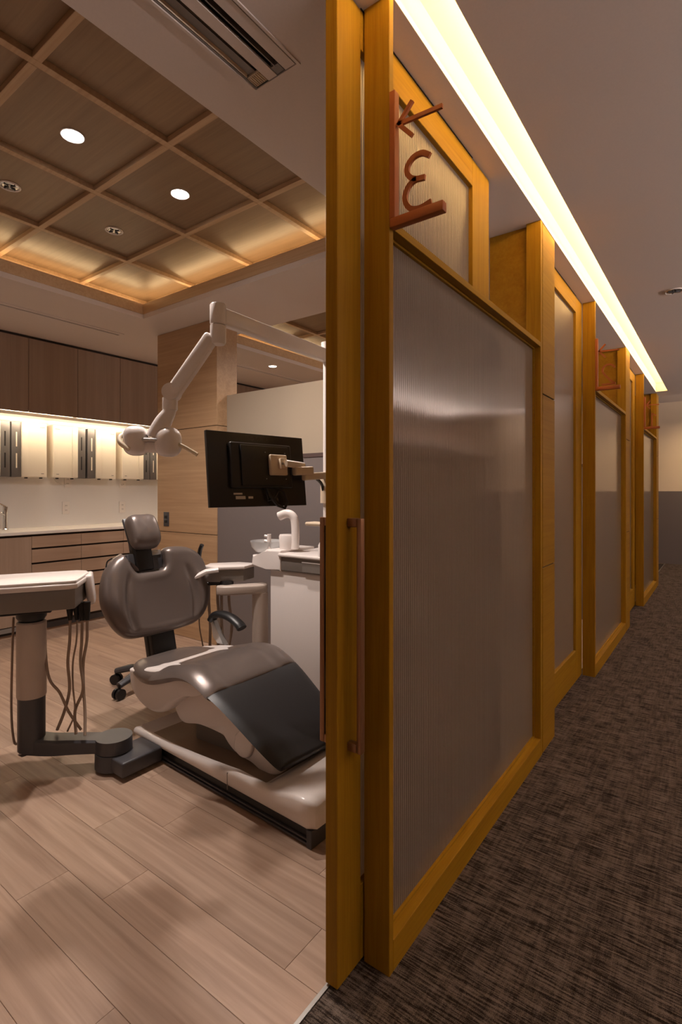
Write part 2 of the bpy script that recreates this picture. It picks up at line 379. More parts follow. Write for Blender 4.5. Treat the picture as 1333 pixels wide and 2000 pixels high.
# walls
MB().box(-5.35, -5.2, -2.7, 10.3, -0.012, 2.95).build('wall_left', CREAM, kind='structure')
MB().box(-5.35, 2.75, -2.8, -2.65, -0.012, 2.95).build('wall_near', CREAM, kind='structure')
wr = MB().box(2.6, 2.75, -2.7, 10.3, -0.012, 2.95).build('wall_right', DARK_WALL, kind='structure')
MB().box(2.585, 2.6, -2.65, 10.2, 0.0, 1.2).build('dado_panel', GREY_DADO, wr)
MB().box(2.36, 2.6, -2.65, 10.2, 1.90, 1.92).box(2.36, 2.375, -2.65, 10.2, 1.92, 2.0).build('fill_baffle', PLASTER, kind='structure')  # unseen ledge added to keep the fill light out of pane reflections
wf = MB().box(-5.35, 2.75, 10.2, 10.35, -0.012, 2.95).build('wall_far', CREAM, kind='structure')
MB().box(-5.2, 2.6, 10.185, 10.2, 0.0, 1.205).build('dado_panel', GREY_DADO, wf)
# ceiling: slabs with real openings
def slab(mb, x0, x1, y0, y1, z0, z1, holes):
    xs = sorted({x0, x1, *[h[0] for h in holes], *[h[1] for h in holes]}); ys = sorted({y0, y1, *[h[2] for h in holes], *[h[3] for h in holes]})
    for ya, yb in zip(ys, ys[1:]):
        run = None
        for xa, xb in zip(xs, xs[1:]):
            cx_, cy_ = (xa + xb) / 2, (ya + yb) / 2
            if any(h[0] < cx_ < h[1] and h[2] < cy_ < h[3] for h in holes):
                if run: mb.box(run[0], run[1], ya, yb, z0, z1); run = None
            else: run = (run[0], xb) if run else (xa, xb)
        if run: mb.box(run[0], run[1], ya, yb, z0, z1)
cof_holes = [(-3.668, -1.37, 0.52 + PITCH * k, 2.368 + PITCH * k) for k in (0, 1)]
cl = MB(); slab(cl, -5.2, -1.335, -2.65, 7.9, ZC, 2.655, [h for h in cof_holes if h[3] < 7.6])
slab(cl, -1.335, XW, -2.65, 7.9, ZS, 2.53, [(-1.15, -0.985, 0.20, 1.126)])
ceil = cl.build('ceiling', PLASTER, kind='structure')
c2 = MB().box(-1.335, -1.325, -2.65, 7.9, 2.53, 2.85)
c2.box(-0.54, 2.6, -2.65, 7.47, ZS, 2.445).box(XW, 2.6, 7.47, 7.82, ZS, 2.5).box(-5.2, 2.6, 7.82, 10.2, 2.685, 2.75)
c2.box(XW, 2.6, 7.81, 7.82, 2.5, 2.7)
c2.build('corridor_ceiling', PLASTER, ceil)
MB().box(-0.70, 2.6, -2.65, 7.82, 2.531, 2.56).box(-1.34, -.7, -2.65, 7.9, 2.85, 2.9).build('slot_roof', WHITE_LINING, ceil)
MB().box(XW, XW + 0.002, -2.65, 7.47, ZS, 2.531).box(XW, -.54, 7.468, 7.470, ZS, 2.531).build('slot_face', WHITE_LINING, ceil)
MB().box(-0.515, -0.500, 0.25, 7.44, 2.447, 2.459).build('cove_light_strip', E_SLOT, ceil)
MB().box(-0.47, -0.46, -2.65, 7.47, 2.445, 2.531).build('cove_light_channel', WHITE_LINING, ceil)
# coffers: veneer panels, battens, lip and hidden led strips
GX = [-3.83, -3.215, -2.60, -1.985, -1.368]; GY = [0.295, 0.85, 1.405, 1.96, 2.515]
pan_me = None
def coffer(k):
    global pan_me
    oy = PITCH * k
    for i in range(4):
        for j in range(4):
            x0, x1, y0, y1 = GX[i], GX[i + 1], GY[j], GY[j + 1]
            if pan_me is None:
                pan_me = MB().box(0.002, .615 - 0.002, 0.002, 0.555 - 0.002, 0, 0.02, 0.0015, 1)
                bmesh.ops.recalc_face_normals(pan_me.bm, faces=pan_me.bm.faces)
                me = bpy.data.meshes.new('coffer_panel'); pan_me.bm.to_mesh(me); me.materials.append(WOOD_COFFER); pan_me = me
            o = bpy.data.objects.new('coffer_panel', pan_me); COL.objects.link(o); o.parent = ceil; o.location = (x0, y0 + oy, 2.76)
    for x in GX:
        MB().box(x - 0.016, x + 0.016, GY[0] + oy, GY[-1] + oy, 2.735, 2.76, 0.001, 1).build('coffer_batten', WOOD_BATTEN, ceil)
    for y in GY:
        for xa, xb in zip(GX, GX[1:]):
            MB().box(xa + 0.016, xb - 0.016, y + oy - 0.016, y + oy + 0.016, 2.735, 2.76, 0.001, 1).build('coffer_batten', WOOD_BATTEN, ceil)
    x0, x1, y0, y1 = -3.668, -1.37, 0.52 + oy, 2.368 + oy
    for nm, a in (('coffer_lip', (x0 - .03, x0 + .006, y0, y1)), ('coffer_lip', (x0 + .006, x1, y1 - .006, y1 + .03)), ('coffer_lip', (x0 + .006, x1, y0 - .03, y0 + .006)), ('coffer_lip', (x1 - .006, x1 + .03, y0, y1))):
        MB().box(a[0], a[1], a[2], a[3], 2.590, 2.668, 0.002, 1).build(nm, WOOD_LIP, ceil)
    MB().box(-3.86, -3.846, GY[0] + oy - .03, GY[-1] + oy + .03, 2.655, 2.80).box(-3.86, -1.33, GY[-1] + oy + .016, GY[-1] + oy + .03, 2.655, 2.80).box(-3.86, -1.33, GY[0] + oy - .03, GY[0] + oy - .016, 2.655, 2.80).box(-1.345, -1.336, GY[0] + oy - .03, GY[-1] + oy + .03, 2.655, 2.80).box(-3.86, -1.336, GY[0] + oy - .03, GY[-1] + oy + .03, 2.781, 2.80).build('coffer_side', PLASTER, ceil)
    MB().box(-3.745, -3.733, y0, y1 + .06, 2.656, 2.666).build('coffer_light_strip', E_COF, ceil)
    MB().box(-3.72, x1 - .05, y1 + .065, y1 + .077, 2.656, 2.666).build('coffer_light_strip', E_COF, ceil)
coffer(0); coffer(1)
for k in (0, 1):       # the light the hidden strips throw inwards over the veneer
    lamp('coffer_strip_lamp', 'AREA', (-3.745, 1.45 + PITCH * k, 2.685), P_COFFER, (1, .70, .36), rot=(0, -PI/2 - .18, 0), size=.02, sy=1.85)
    lamp('coffer_strip_lamp', 'AREA', (-2.55, 2.44 + PITCH * k, 2.685), P_COFFER, (1, .70, .36), rot=(-PI/2 - .18, 0, 0), size=2.2, sy=.02)
MB().box(-3.9, -1.3, -2.6, 0.2, 2.80, 2.82).box(-3.9, -1.3, 5.2, 7.9, 2.80, 2.82).box(-5.2, 2.6, 7.8, 7.82, 2.6, 2.72).build('upper_ceiling', PLASTER, ceil)
# pillar between the rooms
def panelled(name, x0, x1, y0, y1, cuts, faces, z1=ZC, m=WOOD_PILLAR):
    core = MB().box(x0 + .006, x1 - .006, y0 + .006, y1 - .002, 0, z1).build(name, JOINT, kind='structure')
    zs = [0.0] + list(cuts) + [z1]
    for za, zb in zip(zs, zs[1:]):
        g = 0.0025
        MB().box(x0, x1, y0, y0 + .006, za + g, zb - g, 0.0006, 1).build('veneer_panel', m, core)
        if '+X' in faces: MB().box(x1 - .006, x1, y0 + .006, y1, za + g, zb - g, 0.0006, 1).build('veneer_panel', m, core)
        if '-X' in faces: MB().box(x0, x0 + .006, y0 + .006, y1, za + g, zb - g, 0.0006, 1).build('veneer_panel', m, core)
    return core
for k in (0, 1):
    panelled('wall_pillar', -3.955, -3.18, 2.692 + PITCH * k, 2.90 + PITCH * k, (0.859, 1.717), ('+X', '-X'))
for k in (0, 1):
    oy = PITCH * k
    xe = -0.80 if k >= 0 else -1.02
    ww = MB().box(-3.18, xe, 2.70 + oy, 2.90 + oy, 0, 1.43).build('wall_partition', GREY_DADO, kind='structure')
    MB().box(-3.18, xe, 2.695 + oy, 2.905 + oy, 1.43, 1.458, 0.002, 1).build('cap', DADO_CAP, ww)
    MB().box(-3.18, xe, 2.795 + oy, 2.803 + oy, 1.458, 1.965).build('frosted_pane', SCREEN_GLASS, ww)
# corridor columns (ends of the partitions)
for k in (0, 1, 2):
    oy = PITCH * k
    x0, x1, y0, y1 = -0.91, XW, 2.457 + oy, 2.671 + oy
    core = MB().box(x0, x1 - .006, y0 + .006, y1, 0, ZS).box(x0, -.80, y1, 2.72 + oy, 0, ZS).build('wall_column', JOINT if False else WOOD_COLUMN, kind='structure')
    zs = [0, .851, 1.647, ZS]
    for za, zb in zip(zs, zs[1:]):
        MB().box(x1 - .006, x1, y0 + .006, y1, za + .003, zb - .003, .0006, 1).build('veneer_panel', WOOD_COLUMN, core)
        MB().box(x0, x1 - .006, y0, y0 + .006, za + .0015, zb - .0015, .0006, 1).build('veneer_panel', WOOD_COLUMN, core)
    MB().box(x1 - .0062, x1 - .0055, y0 + .007, y1 - .001, .8, 1.7).build('joint_backing', JOINT, core)
# ================================================================== fixed glass screens
ORD = ['nearest', 'middle', 'farthest']
NUM = ['three', 'two', 'one']
for k in range(3):
    oy = PITCH * k; t = thing('glass_screen', '%s wooden-framed ribbed glass screen along the corridor, its post carrying the %s sign' % (ORD[k], NUM[k]), 'glass screen', (-0.70, 1.75 + oy, 0), 'fixed corridor screens')
    MB().box(-0.738, XW, 1.104 + oy, 1.124 + oy, 0, ZS, .0012, 1).build('post', WOOD_FRAME, t)
    MB().box(-0.728, XW, 2.431 + oy, 2.456 + oy, 0, ZS, .0012, 1).build('post', WOOD_FRAME, t)
    MB().box(-0.728, XW, 1.124 + oy, 2.431 + oy, 1.855, 1.877, .0012, 1).build('top_rail', WOOD_FRAME_Y, t)
    MB().box(-0.728, XW, 1.124 + oy, 2.431 + oy, 0.0, 0.079, .0012, 1).build('bottom_rail', WOOD_FRAME_Y, t)
    MB().box(-0.7035, -0.6985, 1.122 + oy, 2.433 + oy, 0.070, 1.862).build('glass_pane', RIB, t)
    bd = MB()
    bd.box(-0.6985, -0.690, 1.124 + oy, 2.431 + oy, 0.079, 0.086).box(-0.6985, -0.690, 1.124 + oy, 2.431 + oy, 1.848, 1.855).box(-.6985, -.690, 2.424 + oy, 2.431 + oy, .086, 1.848)
    bd.build('glazing_bead', WOOD_FRAME_Y, t)
# ================================================================== sliding doors
for i, (ya, k) in enumerate([(0.995, 0), (2.672, 1), (2.672 + PITCH, 2)]):
    yb = ya + 1.0
    d = struct_root('door_%d' % (i + 1), (-0.76, (ya + yb) / 2, 0))
    X0, X1 = -0.778, -0.742
    MB().box(X0, X1, ya, ya + .10, 0.008, 2.425, .0015, 1).build('stile', WOOD_FRAME, d)
    MB().box(X0, X1, yb - .165, yb, 0.008, 2.425, .0015, 1).build('stile', WOOD_FRAME, d)
    MB().box(X0, X1, ya + .10, yb - .165, 2.325, 2.425, .0015, 1).build('top_rail', WOOD_FRAME_Y, d)
    MB().box(X0, X1, ya + .10, yb - .165, 0.008, 0.20, .0015, 1).build('bottom_rail', WOOD_FRAME_Y, d)
    MB().box(-0.763, -0.758, ya + .098, yb - .163, 0.195, 2.33).build('glass_pane', RIB_DOOR, d)
    MB().box(X1 - .001, X1 + .001, ya + .10, yb - .165, 2.428, 2.43).build('head_gap', JOINT, d)
    yh = ya + 0.048
    for sx, xa, xb in ((1, X1, -0.700), (-1, X0, -0.828)):
        h = MB(); z0, z1 = (0.565, 1.135)
        g0, g1 = (min(xb, xb - sx * .014), max(xb, xb - sx * .014))
        h.box(g0, g1, yh - .009, yh + .009, z0, z1, .003, 2)
        lo, hi = min(xa, g1 if sx < 0 else g0), max(xa, g1 if sx < 0 else g0)
        h.box(lo, hi, yh - .009, yh + .009, z1 - .022, z1, .003, 2); h.box(lo, hi, yh - .009, yh + .009, z0, z0 + .022, .003, 2)
        h.build('handle', BRONZE, d, label='square bronze pull handle')
# ================================================================== number signs
def sign(k):
    oy = PITCH * k; Y = 1.114 + oy
    t = thing('room_sign', 'rust-brown metal bracket sign with an arrow above a mirrored %s, on the %s post' % (NUM[k], ORD[k]), 'sign', (XW, Y, 1.85), 'room number signs')
    X = lambda x: x
    MB().box(XW, XW + .016, Y - .011, Y + .011, 1.872, 2.186, .0015, 1).build('back_plate', RUST, t)
    MB().box(XW, -0.519, Y - .011, Y + .011, 1.850, 1.874, .003, 2).build('bottom_bar', RUST, t)
    def strip(pts, wd, name, thick=.0035):
        P = [Vector((a, b)) for a, b in pts]; A, B_ = [], []
        for i, p in enumerate(P):
            d = (P[min(i + 1, len(P) - 1)] - P[max(i - 1, 0)]).normalized(); n = Vector((-d.y, d.x)) * wd / 2
            A.append(p + n); B_.append(p - n)
        m = MB()
        fr = [[(q.x, Y - thick, q.y) for q in (a, b)] + [(q.x, Y + thick, q.y) for q in (b, a)] for a, b in zip(A, B_)]
        m.ring_loft(fr); m.build(name, RUST, t); return m
    strip([(-.642, 2.103), (-.525, 2.097)], .010, 'arrow_shaft')
    strip([(-.644, 2.101), (-.604, 2.144)], .010, 'arrow_barb'); strip([(-.644, 2.105), (-.604, 2.060)], .010, 'arrow_barb')
    def arc(cx_, cz, rx, rz, a0, a1, n=20): return [(cx_ + rx * math.cos(math.radians(a0 + (a1 - a0) * i / n)), cz + rz * math.sin(math.radians(a0 + (a1 - a0) * i / n))) for i in range(n + 1)]
    if k == 0:
        q = lambda L: [(p.x, p.y) for p in bez([(a, b, 0) for a, b in L], 6)]
        strip(q([(-.557, 1.994), (-.577, 2.007), (-.600, 2.006), (-.616, 1.992), (-.618, 1.975), (-.609, 1.960), (-.594, 1.951), (-.570, 1.947)]), .0125, 'numeral')
        strip(q([(-.592, 1.950), (-.602, 1.948), (-.616, 1.938), (-.624, 1.917), (-.619, 1.897), (-.606, 1.883), (-.583, 1.878), (-.553, 1.884)]), .0125, 'numeral')
    elif k == 1:
        strip(arc(-.585, 1.975, .036, .036, 20, 195) + [(-.606, 1.945), (-.575, 1.908), (-.552, 1.890)], .0115, 'numeral')
        strip([(-.625, 1.886), (-.545, 1.886)], .0115, 'numeral')
    else:
        strip([(-.590, 1.874), (-.590, 2.015)], .0125, 'numeral'); strip([(-.592, 2.010), (-.552, 1.985)], .0115, 'numeral')
for k in range(3): sign(k)
# ================================================================== air conditioners, downlights
ac = thing('air_conditioner', 'slim white ceiling air conditioner with open dark louvre slots, top of the photo', 'air conditioner', (-1.07, .66, ZS))
MB().box(-1.158, -1.150, .19, 1.134, ZS - .004, ZS + .004).box(-.985, -.977, .19, 1.134, ZS - .004, ZS + .004).box(-1.15, -.985, 1.126, 1.134, ZS - .004, ZS + .004).box(-1.15, -.985, .19, .2, ZS - .004, ZS + .004).build('frame', PLASTER, ac)
MB().box(-1.15, -1.06, .2, 1.126, 2.47, 2.52).box(-1.15, -1.145, .2, 1.126, ZS, 2.52).box(-.99, -.985, .2, 1.126, ZS, 2.52).build('inner_box', GREY_P, ac)
MB().box(-1.06, -.985, .2, 1.126, 2.50, 2.52).box(-1.062, -1.058, .2, 1.126, ZS + .006, 2.5).box(-1.03, -1.027, .2, 1.126, ZS + .004, 2.5).build('dark_duct', BLACK_P, ac)
MB().box(-1.026, -.990, .2, 1.124, ZS - .002, ZS + .004).build('side_panel', PLASTER, ac)
MB().box(-1.093, -1.060, .2, 1.124, ZS - .002, ZS + .006).build('centre_panel', PLASTER, ac)
MB().box(-1.045, -1.042, .2, 1.10, ZS - .001, ZS + .05).box(-1.058, -1.030, 1.095, 1.124, ZS, ZS + .012).build('louvre', GREY_P, ac)
lv = MB()
lv.box(-.0015, .0015, .2, 1.08, 0, .05, mat=Matrix.Translation((-1.143, 0, ZS + .002)) @ Matrix.Rotation(.5, 4, 'Y'))
lv.build('louvre', BEIGE_P, ac)
MB().box(-1.140, -1.112, .2, 1.085, ZS + .010, ZS + .013).build('louvre', GREY_P, ac)
MB().box(-1.145, -1.095, 1.085, 1.124, ZS + .004, ZS + .010).build('grille', BEIGE_P, ac)
for q in range(7): MB().box(-1.143 + .007 * q, -1.141 + .007 * q, 1.087, 1.122, ZS + .001, ZS + .004).build('grille_rib', BEIGE_P, ac)
def ac_panel(oy, label):
    t = thing('air_conditioner', label, 'air conditioner', (-4.41, 1.7 + oy, ZC), 'closed ceiling air conditioners')
    MB().box(-4.675, -4.150, .95 + oy, 2.50 + oy, ZC - .006, ZC, .002, 1).build('frame', PLASTER, t)
    MB().box(-4.655, -4.19, .97 + oy, 2.475 + oy, ZC - .0075, ZC - .006).build('seam', GREY_P, t)
    MB().box(-4.648, -4.197, .977 + oy, 2.468 + oy, ZC - .013, ZC - .0075, .002, 1).build('flap', PLASTER, t)
ac_panel(0, 'flush white ceiling air conditioner with closed flap above the wooden wall cupboards')
ac_panel(PITCH, 'ceiling air conditioner of the next room, seen behind the wooden pillar')
def downlight(x, y, z, on, label, r=0.042, e=None):
    t = thing('downlight', label, 'downlight', (x, y, z), 'recessed ceiling downlights')
    MB().lathe([(r, 0), (r + .008, 0), (r + .009, -.004), (r + .005, -.006), (r, -.003), (r, 0)], (x, y, z), 32).build('trim_ring', WHITE_P, t)
    if on: MB().lathe([(0, -.001), (r, -.001), (r * .9, -.006), (0, -.007)], (x, y, z)).build('lens', e or E_SPOT, t)
    else:
        MB().lathe([(r, -.002), (r * .8, -.0045), (r * .45, -.003), (0.0, -.003), (0, -.001), (r, -.001)], (x, y, z)).build('reflector', CHROME, t)
        for q in range(4):
            a = q * PI / 2 + .4
            MB().box(r * .2, r * .78, -.003, .003, -.009, -.004, mat=Matrix.Translation((x, y, z)) @ Matrix.Rotation(a, 4, 'Z')).build('fin', DGREY, t)
downlight(-2.294, 1.137, 2.76, True, 'lit round downlight nearer the camera, set in the wooden coffered ceiling', .041)
downlight(-2.29, 1.693, 2.76, True, 'lit round downlight farther in, in the wooden coffered ceiling nearer the pillar', .041)
downlight(-2.934, 1.135, 2.76, False, 'unlit round metal downlight at the left photo edge, in the coffered ceiling')
downlight(-2.931, 1.699, 2.76, False, 'unlit round metal downlight deep in the coffered ceiling, below the lit ones')
downlight(-3.918, 4.086, ZC, True, 'small lit downlight in the next room ceiling above the frosted screen', .04, E_SPOT2)
downlight(-0.238, 3.777, ZS, False, 'unlit round downlight in the plain corridor ceiling at the right edge')
# ================================================================== cupboards along the left wall
UY = [1.60, 2.452, 3.30, 4.15, 5.0, 5.85]
ulab = ['wall cupboard with plain oak doors at the left photo edge, above the dispensers', 'wall cupboard with plain oak doors next to the wooden pillar, above the dispensers',
        'wall cupboard hidden behind the pillar, first of the next room', 'wall cupboard of the next room glimpsed above the frosted screen beside the pillar', 'wall cupboard of the next room, last one glimpsed above the frosted screen']
for i, (ya, yb) in enumerate(zip(UY, UY[1:])):
    t = thing('wall_cupboard', ulab[i], 'cupboard', (-5.02, (ya + yb) / 2, 1.885), 'oak wall cupboards')
    MB().box(-5.2, -4.868, ya + .001, yb - .001, 1.905, 2.535).build('carcass', WOOD_CAB, t)
    ym = (ya + yb) / 2
    for a, b_ in ((ya, ym), (ym, yb)): MB().box(-4.868, -4.85, a + .0015, b_ - .0015, 1.888, 2.53, .0008, 1).build('door', WOOD_CAB, t)
    if i < 5:
        MB().box(-4.905, -4.885, ya + .02, yb - .02, 1.893, 1.905).build('light_strip', E_CAB, t)
    MB().box(-5.15, -4.87, ya, yb, 2.535, ZC).build('head_filler', JOINT, t)
MB().box(-5.2, -5.185, 1.0, 3.9, 0.868, 1.9).build('trim_1', GLOSS_WHITE, kind='structure')
wt = MB().box(-5.185, -4.632, 1.0, 4.0, 0.842, 0.868, .003, 2).build('worktop', WORKTOP, None, origin=(-4.9, 2.4, .85), label='long thin white worktop with sink over the oak drawers', category='worktop')
LY = [1.12, 1.966, 2.383, 2.79, 3.20]
llab = ['oak base cupboard with plain door under the sink at the left edge', 'oak drawer unit beside the sink cupboard, partly behind the white tray table', 'oak drawer unit in the middle, left of the headrest', 'oak drawer unit beside the pillar, behind the headrest']
for i, (ya, yb) in enumerate(zip(LY, LY[1:])):
    t = thing('base_cupboard', llab[i], 'cupboard', (-4.9, (ya + yb) / 2, 0), 'oak base cupboards')
    MB().box(-5.18, -4.672, ya + .001, yb - .001, .03, .842).build('carcass', JOINT, t)
    MB().box(-5.18, -4.69, ya, yb, 0, .085).build('plinth', WOOD_DRAWER, t)
    if i == 0:
        MB().box(-5.18, -4.652, ya - .018, ya + .001, 0, .842).build('side_panel', WOOD_CAB, t)
        ym = 1.543
        for a, b_ in ((ya, ym), (ym, yb)): MB().box(-4.67, -4.65, a + .0015, b_ - .0015, .10, .822, .001, 1).build('door', WOOD_CAB, t)
        MB().box(-4.674, -4.655, ya + .01, yb - .01, .055, .092).build('toe_vent', GREY_P, t)
    else:
        zz = [.10, .352, .479, .602, .726, .837]
        for a, b_ in zip(zz, zz[1:]):
            MB().box(-4.67, -4.65, ya + .0015, yb - .0015, a + .0015, b_ - .014, .001, 1).build('drawer', WOOD_DRAWER, t)
MB().box(-4.95, -4.945, 1.3, 1.75, .868, .869).box(-4.95, -4.75, 1.745, 1.75, .868, .871).box(-5.1, -4.75, 1.3, 1.75, .8681, .8685).build('sink_rim', CHROME, wt, label='steel sink rim')
fc = thing('faucet', 'chrome mixer tap on the white worktop at the left photo edge', 'faucet', (-5.0, 1.9, .868))
MB().lathe([(.0, 0), (.026, 0), (.026, .006), (.02, .012), (.017, .14), (.02, .15), (.02, .20), (.0, .205)], (-5.0, 1.9, .868)).build('body', CHROME, fc)
MB().tube(bez([(-5.0, 1.9, 1.0), (-4.98, 1.82, 1.02), (-4.95, 1.72, 1.0), (-4.94, 1.68, .96)]), .013, 12).build('spout', CHROME, fc)
MB().tube(bez([(-5.0, 1.9, 1.07), (-4.99, 1.84, 1.10), (-4.98, 1.78, 1.105)]), .008, 10, sx=1.6).build('lever', CHROME, fc)
# dispensers on the wall
disp = [(1.64, 1.96, 1, 'black', 'at the left photo edge'), (1.971, 2.268, -1, 'white', 'second of its row from the left'),
        (2.323, 2.633, 1, 'black', 'third of its row from the left'), (2.654, 2.949, -1, 'white', 'just left of the lamp head'),
        (3.017, 3.342, 1, 'black', 'behind the lamp head'), (3.348, 3.66, -1, 'white', 'half hidden by the pillar')]
for ya, yb, s, sl, where in disp:
    t = thing('wall_dispenser', 'white and grey wall box, %s slots, %s' % (sl, where), 'dispenser', (-5.12, (ya + yb) / 2, 1.33), 'wall dispensers under the cupboards')
    gw = .08; z0, z1 = 1.33, 1.825
    if s > 0: w0, w1, g0, g1 = ya, yb - gw, yb - gw, yb
    else: g0, g1, w0, w1 = ya, ya + gw, ya + gw, yb
    cv = MB().box(-5.185, -5.05, w0, w1, z0, z1, .008, 3).build('white_cover', DISP_W, t)
    fold = (w1 - .055) if s > 0 else (w0 + .055)
    MB().box(-5.055, -5.044, *(sorted((fold, w1 if s > 0 else w0))), z0 + .004, z1 - .006, .004, 2).build('cover_fold', DISP_W, t)
    sd = MB().box(-5.185, -5.056, g0, g1, z0, z1 - .004, .004, 2).build('side_panel', DISP_G, t)
    gm = (g0 + g1) / 2; sm = BLACK_P if sl == 'black' else DISP_W
    for za, zb in ((1.60, 1.73), (1.41, 1.54)): MB().box(-5.057, -5.053, gm - .005, gm + .005, za, zb, .001, 1).build('slot', sm, sd)
    wm = w1 - .04 if s < 0 else w0 + .04
    MB().box(-5.0502, -5.0490, wm - .022, wm + .022, z1 - .040, z1 - .034).build('logo_mark', MARK, cv)
    MB().box(-5.0502, -5.0490, wm - .012, wm + .012, z0 + .03, z0 + .036).build('logo_mark', MARK, cv)
    for q in (w0 + .05, w1 - .04): MB().box(-5.10, -5.07, q - .008, q + .008, z0 - .012, z0).build('foot', BLACK_P, t)
def outlet(y, z, label, x=-5.185):
    t = thing('wall_outlet', label, 'outlet', (x, y, z), 'wall outlets')
    pl = MB().box(x, x + .007, y - .035, y + .035, z - .06, z + .06, .002, 2).build('plate', OUTLET, t)
    for dz in (-.022, .022):
        MB().box(x + .0065, x + .009, y - .013, y + .013, z + dz - .014, z + dz + .014, .001, 1).build('socket', OUTLET, pl)
        MB().box(x + .0085, x + .0095, y - .007, y - .004, z + dz - .006, z + dz + .006).box(x + .0085, x + .0095, y + .004, y + .007, z + dz - .006, z + dz + .006).build('contact', BLACK_P, pl)
outlet(2.503, 1.04, 'white wall outlet low on the splashback, left of the headrest')
outlet(3.095, 1.035, 'white wall outlet low on the splashback, next to the pillar above the headrest')
outlet(2.52, 1.30, 'white wall outlet right under the third dispenser')
outlet(3.10, 1.30, 'white wall outlet right under the fifth dispenser')
for y0, y1, lb in ((2.36, 2.515, 'thin grey cord looping under the third dispenser to its outlet'), (3.05, 3.095, 'thin grey cord looping under the fifth dispenser to its outlet')):
    MB().tube(bez([(-5.12, y0, 1.328), (-5.16, y0 + (y1 - y0) * .3, 1.29), (-5.17, y0 + (y1 - y0) * .75, 1.265), (-5.172, y1, 1.285)]), .003, 6).build('power_cord', LABEL_W, None, origin=(-5.15, y0, 1.3), label=lb, category='cord')
ps = thing('wall_switch', 'dark rectangular socket plate on the wooden pillar beside the headrest', 'outlet', (-3.82, 2.692, .964))
MB().box(-3.86, -3.79, 2.685, 2.692, .905, 1.025, .002, 2).build('plate', DGREY, ps)
MB().box(-3.843, -3.807, 2.682, 2.685, .935, .958, .001, 1).box(-3.843, -3.807, 2.682, 2.685, .972, .995, .001, 1).build('socket', BLACK_P, ps)
# ================================================================== dental chair
ch = thing('dental_chair', 'bronze-grey upholstered dental chair with black leg rest on a white base', 'dental chair', (-1.7, 1.65, 0))
# base, turned slightly
RB = Matrix.Translation((-2.03, 1.40, 0)) @ Matrix.Rotation(math.radians(-2.6), 4, 'Z') @ Matrix.Translation((2.03, -1.40, 0))
MB().box(-2.19, -1.110, 1.392, 1.91, 0, .058, .004, 1).xf(RB).build('plinth', BLACK_P, ch)
MB().box(-2.10, -1.13, 1.385, 1.395, .006, .014).box(-2.10, -1.13, 1.385, 1.395, .022, .028).box(-1.13, -1.106, 1.382, 1.912, 0, .060, .002, 1).xf(RB).build('plinth_rail', DGREY, ch)
def base_shell():
    m = MB(); n = 40; y0, y1 = 1.375, 1.925; rw = .035
    prof = lambda x: .085 + .035 * max(0, min(1, (x + 2.0) / .5)) ** 1.5 + (.0 if x < -1.3 else .03 * min(1, (x + 1.3) / .12))
    def deck(x): return prof(x) - (.035 if -2.17 < x < -1.33 else 0.0)
    rows = []
    X0, X1 = -2.25, -1.10
    for i in range(n + 1):
        x = X0 + (X1 - X0) * i / n; z = prof(x) + .01
        zb = .062
        e = .02 if i in (0, n) else 0
        w0, w1 = y0 + e, y1 - e
        d = .028 * min(1, max(0, (x + 2.22) / .05)) * min(1, max(0, (-1.33 - x) / .06))
        rows.append([(x, w0 + .010, zb), (x, w0, zb + .012), (x, w0, z - .014 - e), (x, w0 + .005, z - .004 - e), (x, w0 + .014, z - e), (x, w0 + rw, z - .003 - e), (x, w0 + rw + .012, z - d - e), (x, (y0 + y1) / 2 - .08, z - d - e), (x, (y0 + y1) / 2 + .08, z - d - e),
                     (x, w1 - rw - .012, z - d - e), (x, w1 - rw, z - .003 - e), (x, w1 - .014, z - e), (x, w1 - .005, z - .004 - e), (x, w1, z - .014 - e), (x, w1, zb + .012), (x, w1 - .010, zb)])
    m.ring_loft(rows); m.xf(RB); return m
base_shell().build('base_shell', WHITE_P, ch, smooth=50)
MB().box(-1.5365, -1.5345, 1.3735, 1.378, .052, .118).xf(RB).build('base_joint', GREY_P, ch)
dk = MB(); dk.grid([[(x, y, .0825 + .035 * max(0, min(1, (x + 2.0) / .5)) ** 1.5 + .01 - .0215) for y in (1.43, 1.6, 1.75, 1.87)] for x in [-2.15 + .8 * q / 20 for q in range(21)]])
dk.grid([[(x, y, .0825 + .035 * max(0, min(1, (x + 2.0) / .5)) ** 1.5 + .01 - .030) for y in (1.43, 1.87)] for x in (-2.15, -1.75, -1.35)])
dk.xf(RB).build('deck', DECK_SHADE, ch, label='inner deck of the base, chair shade painted in tan')
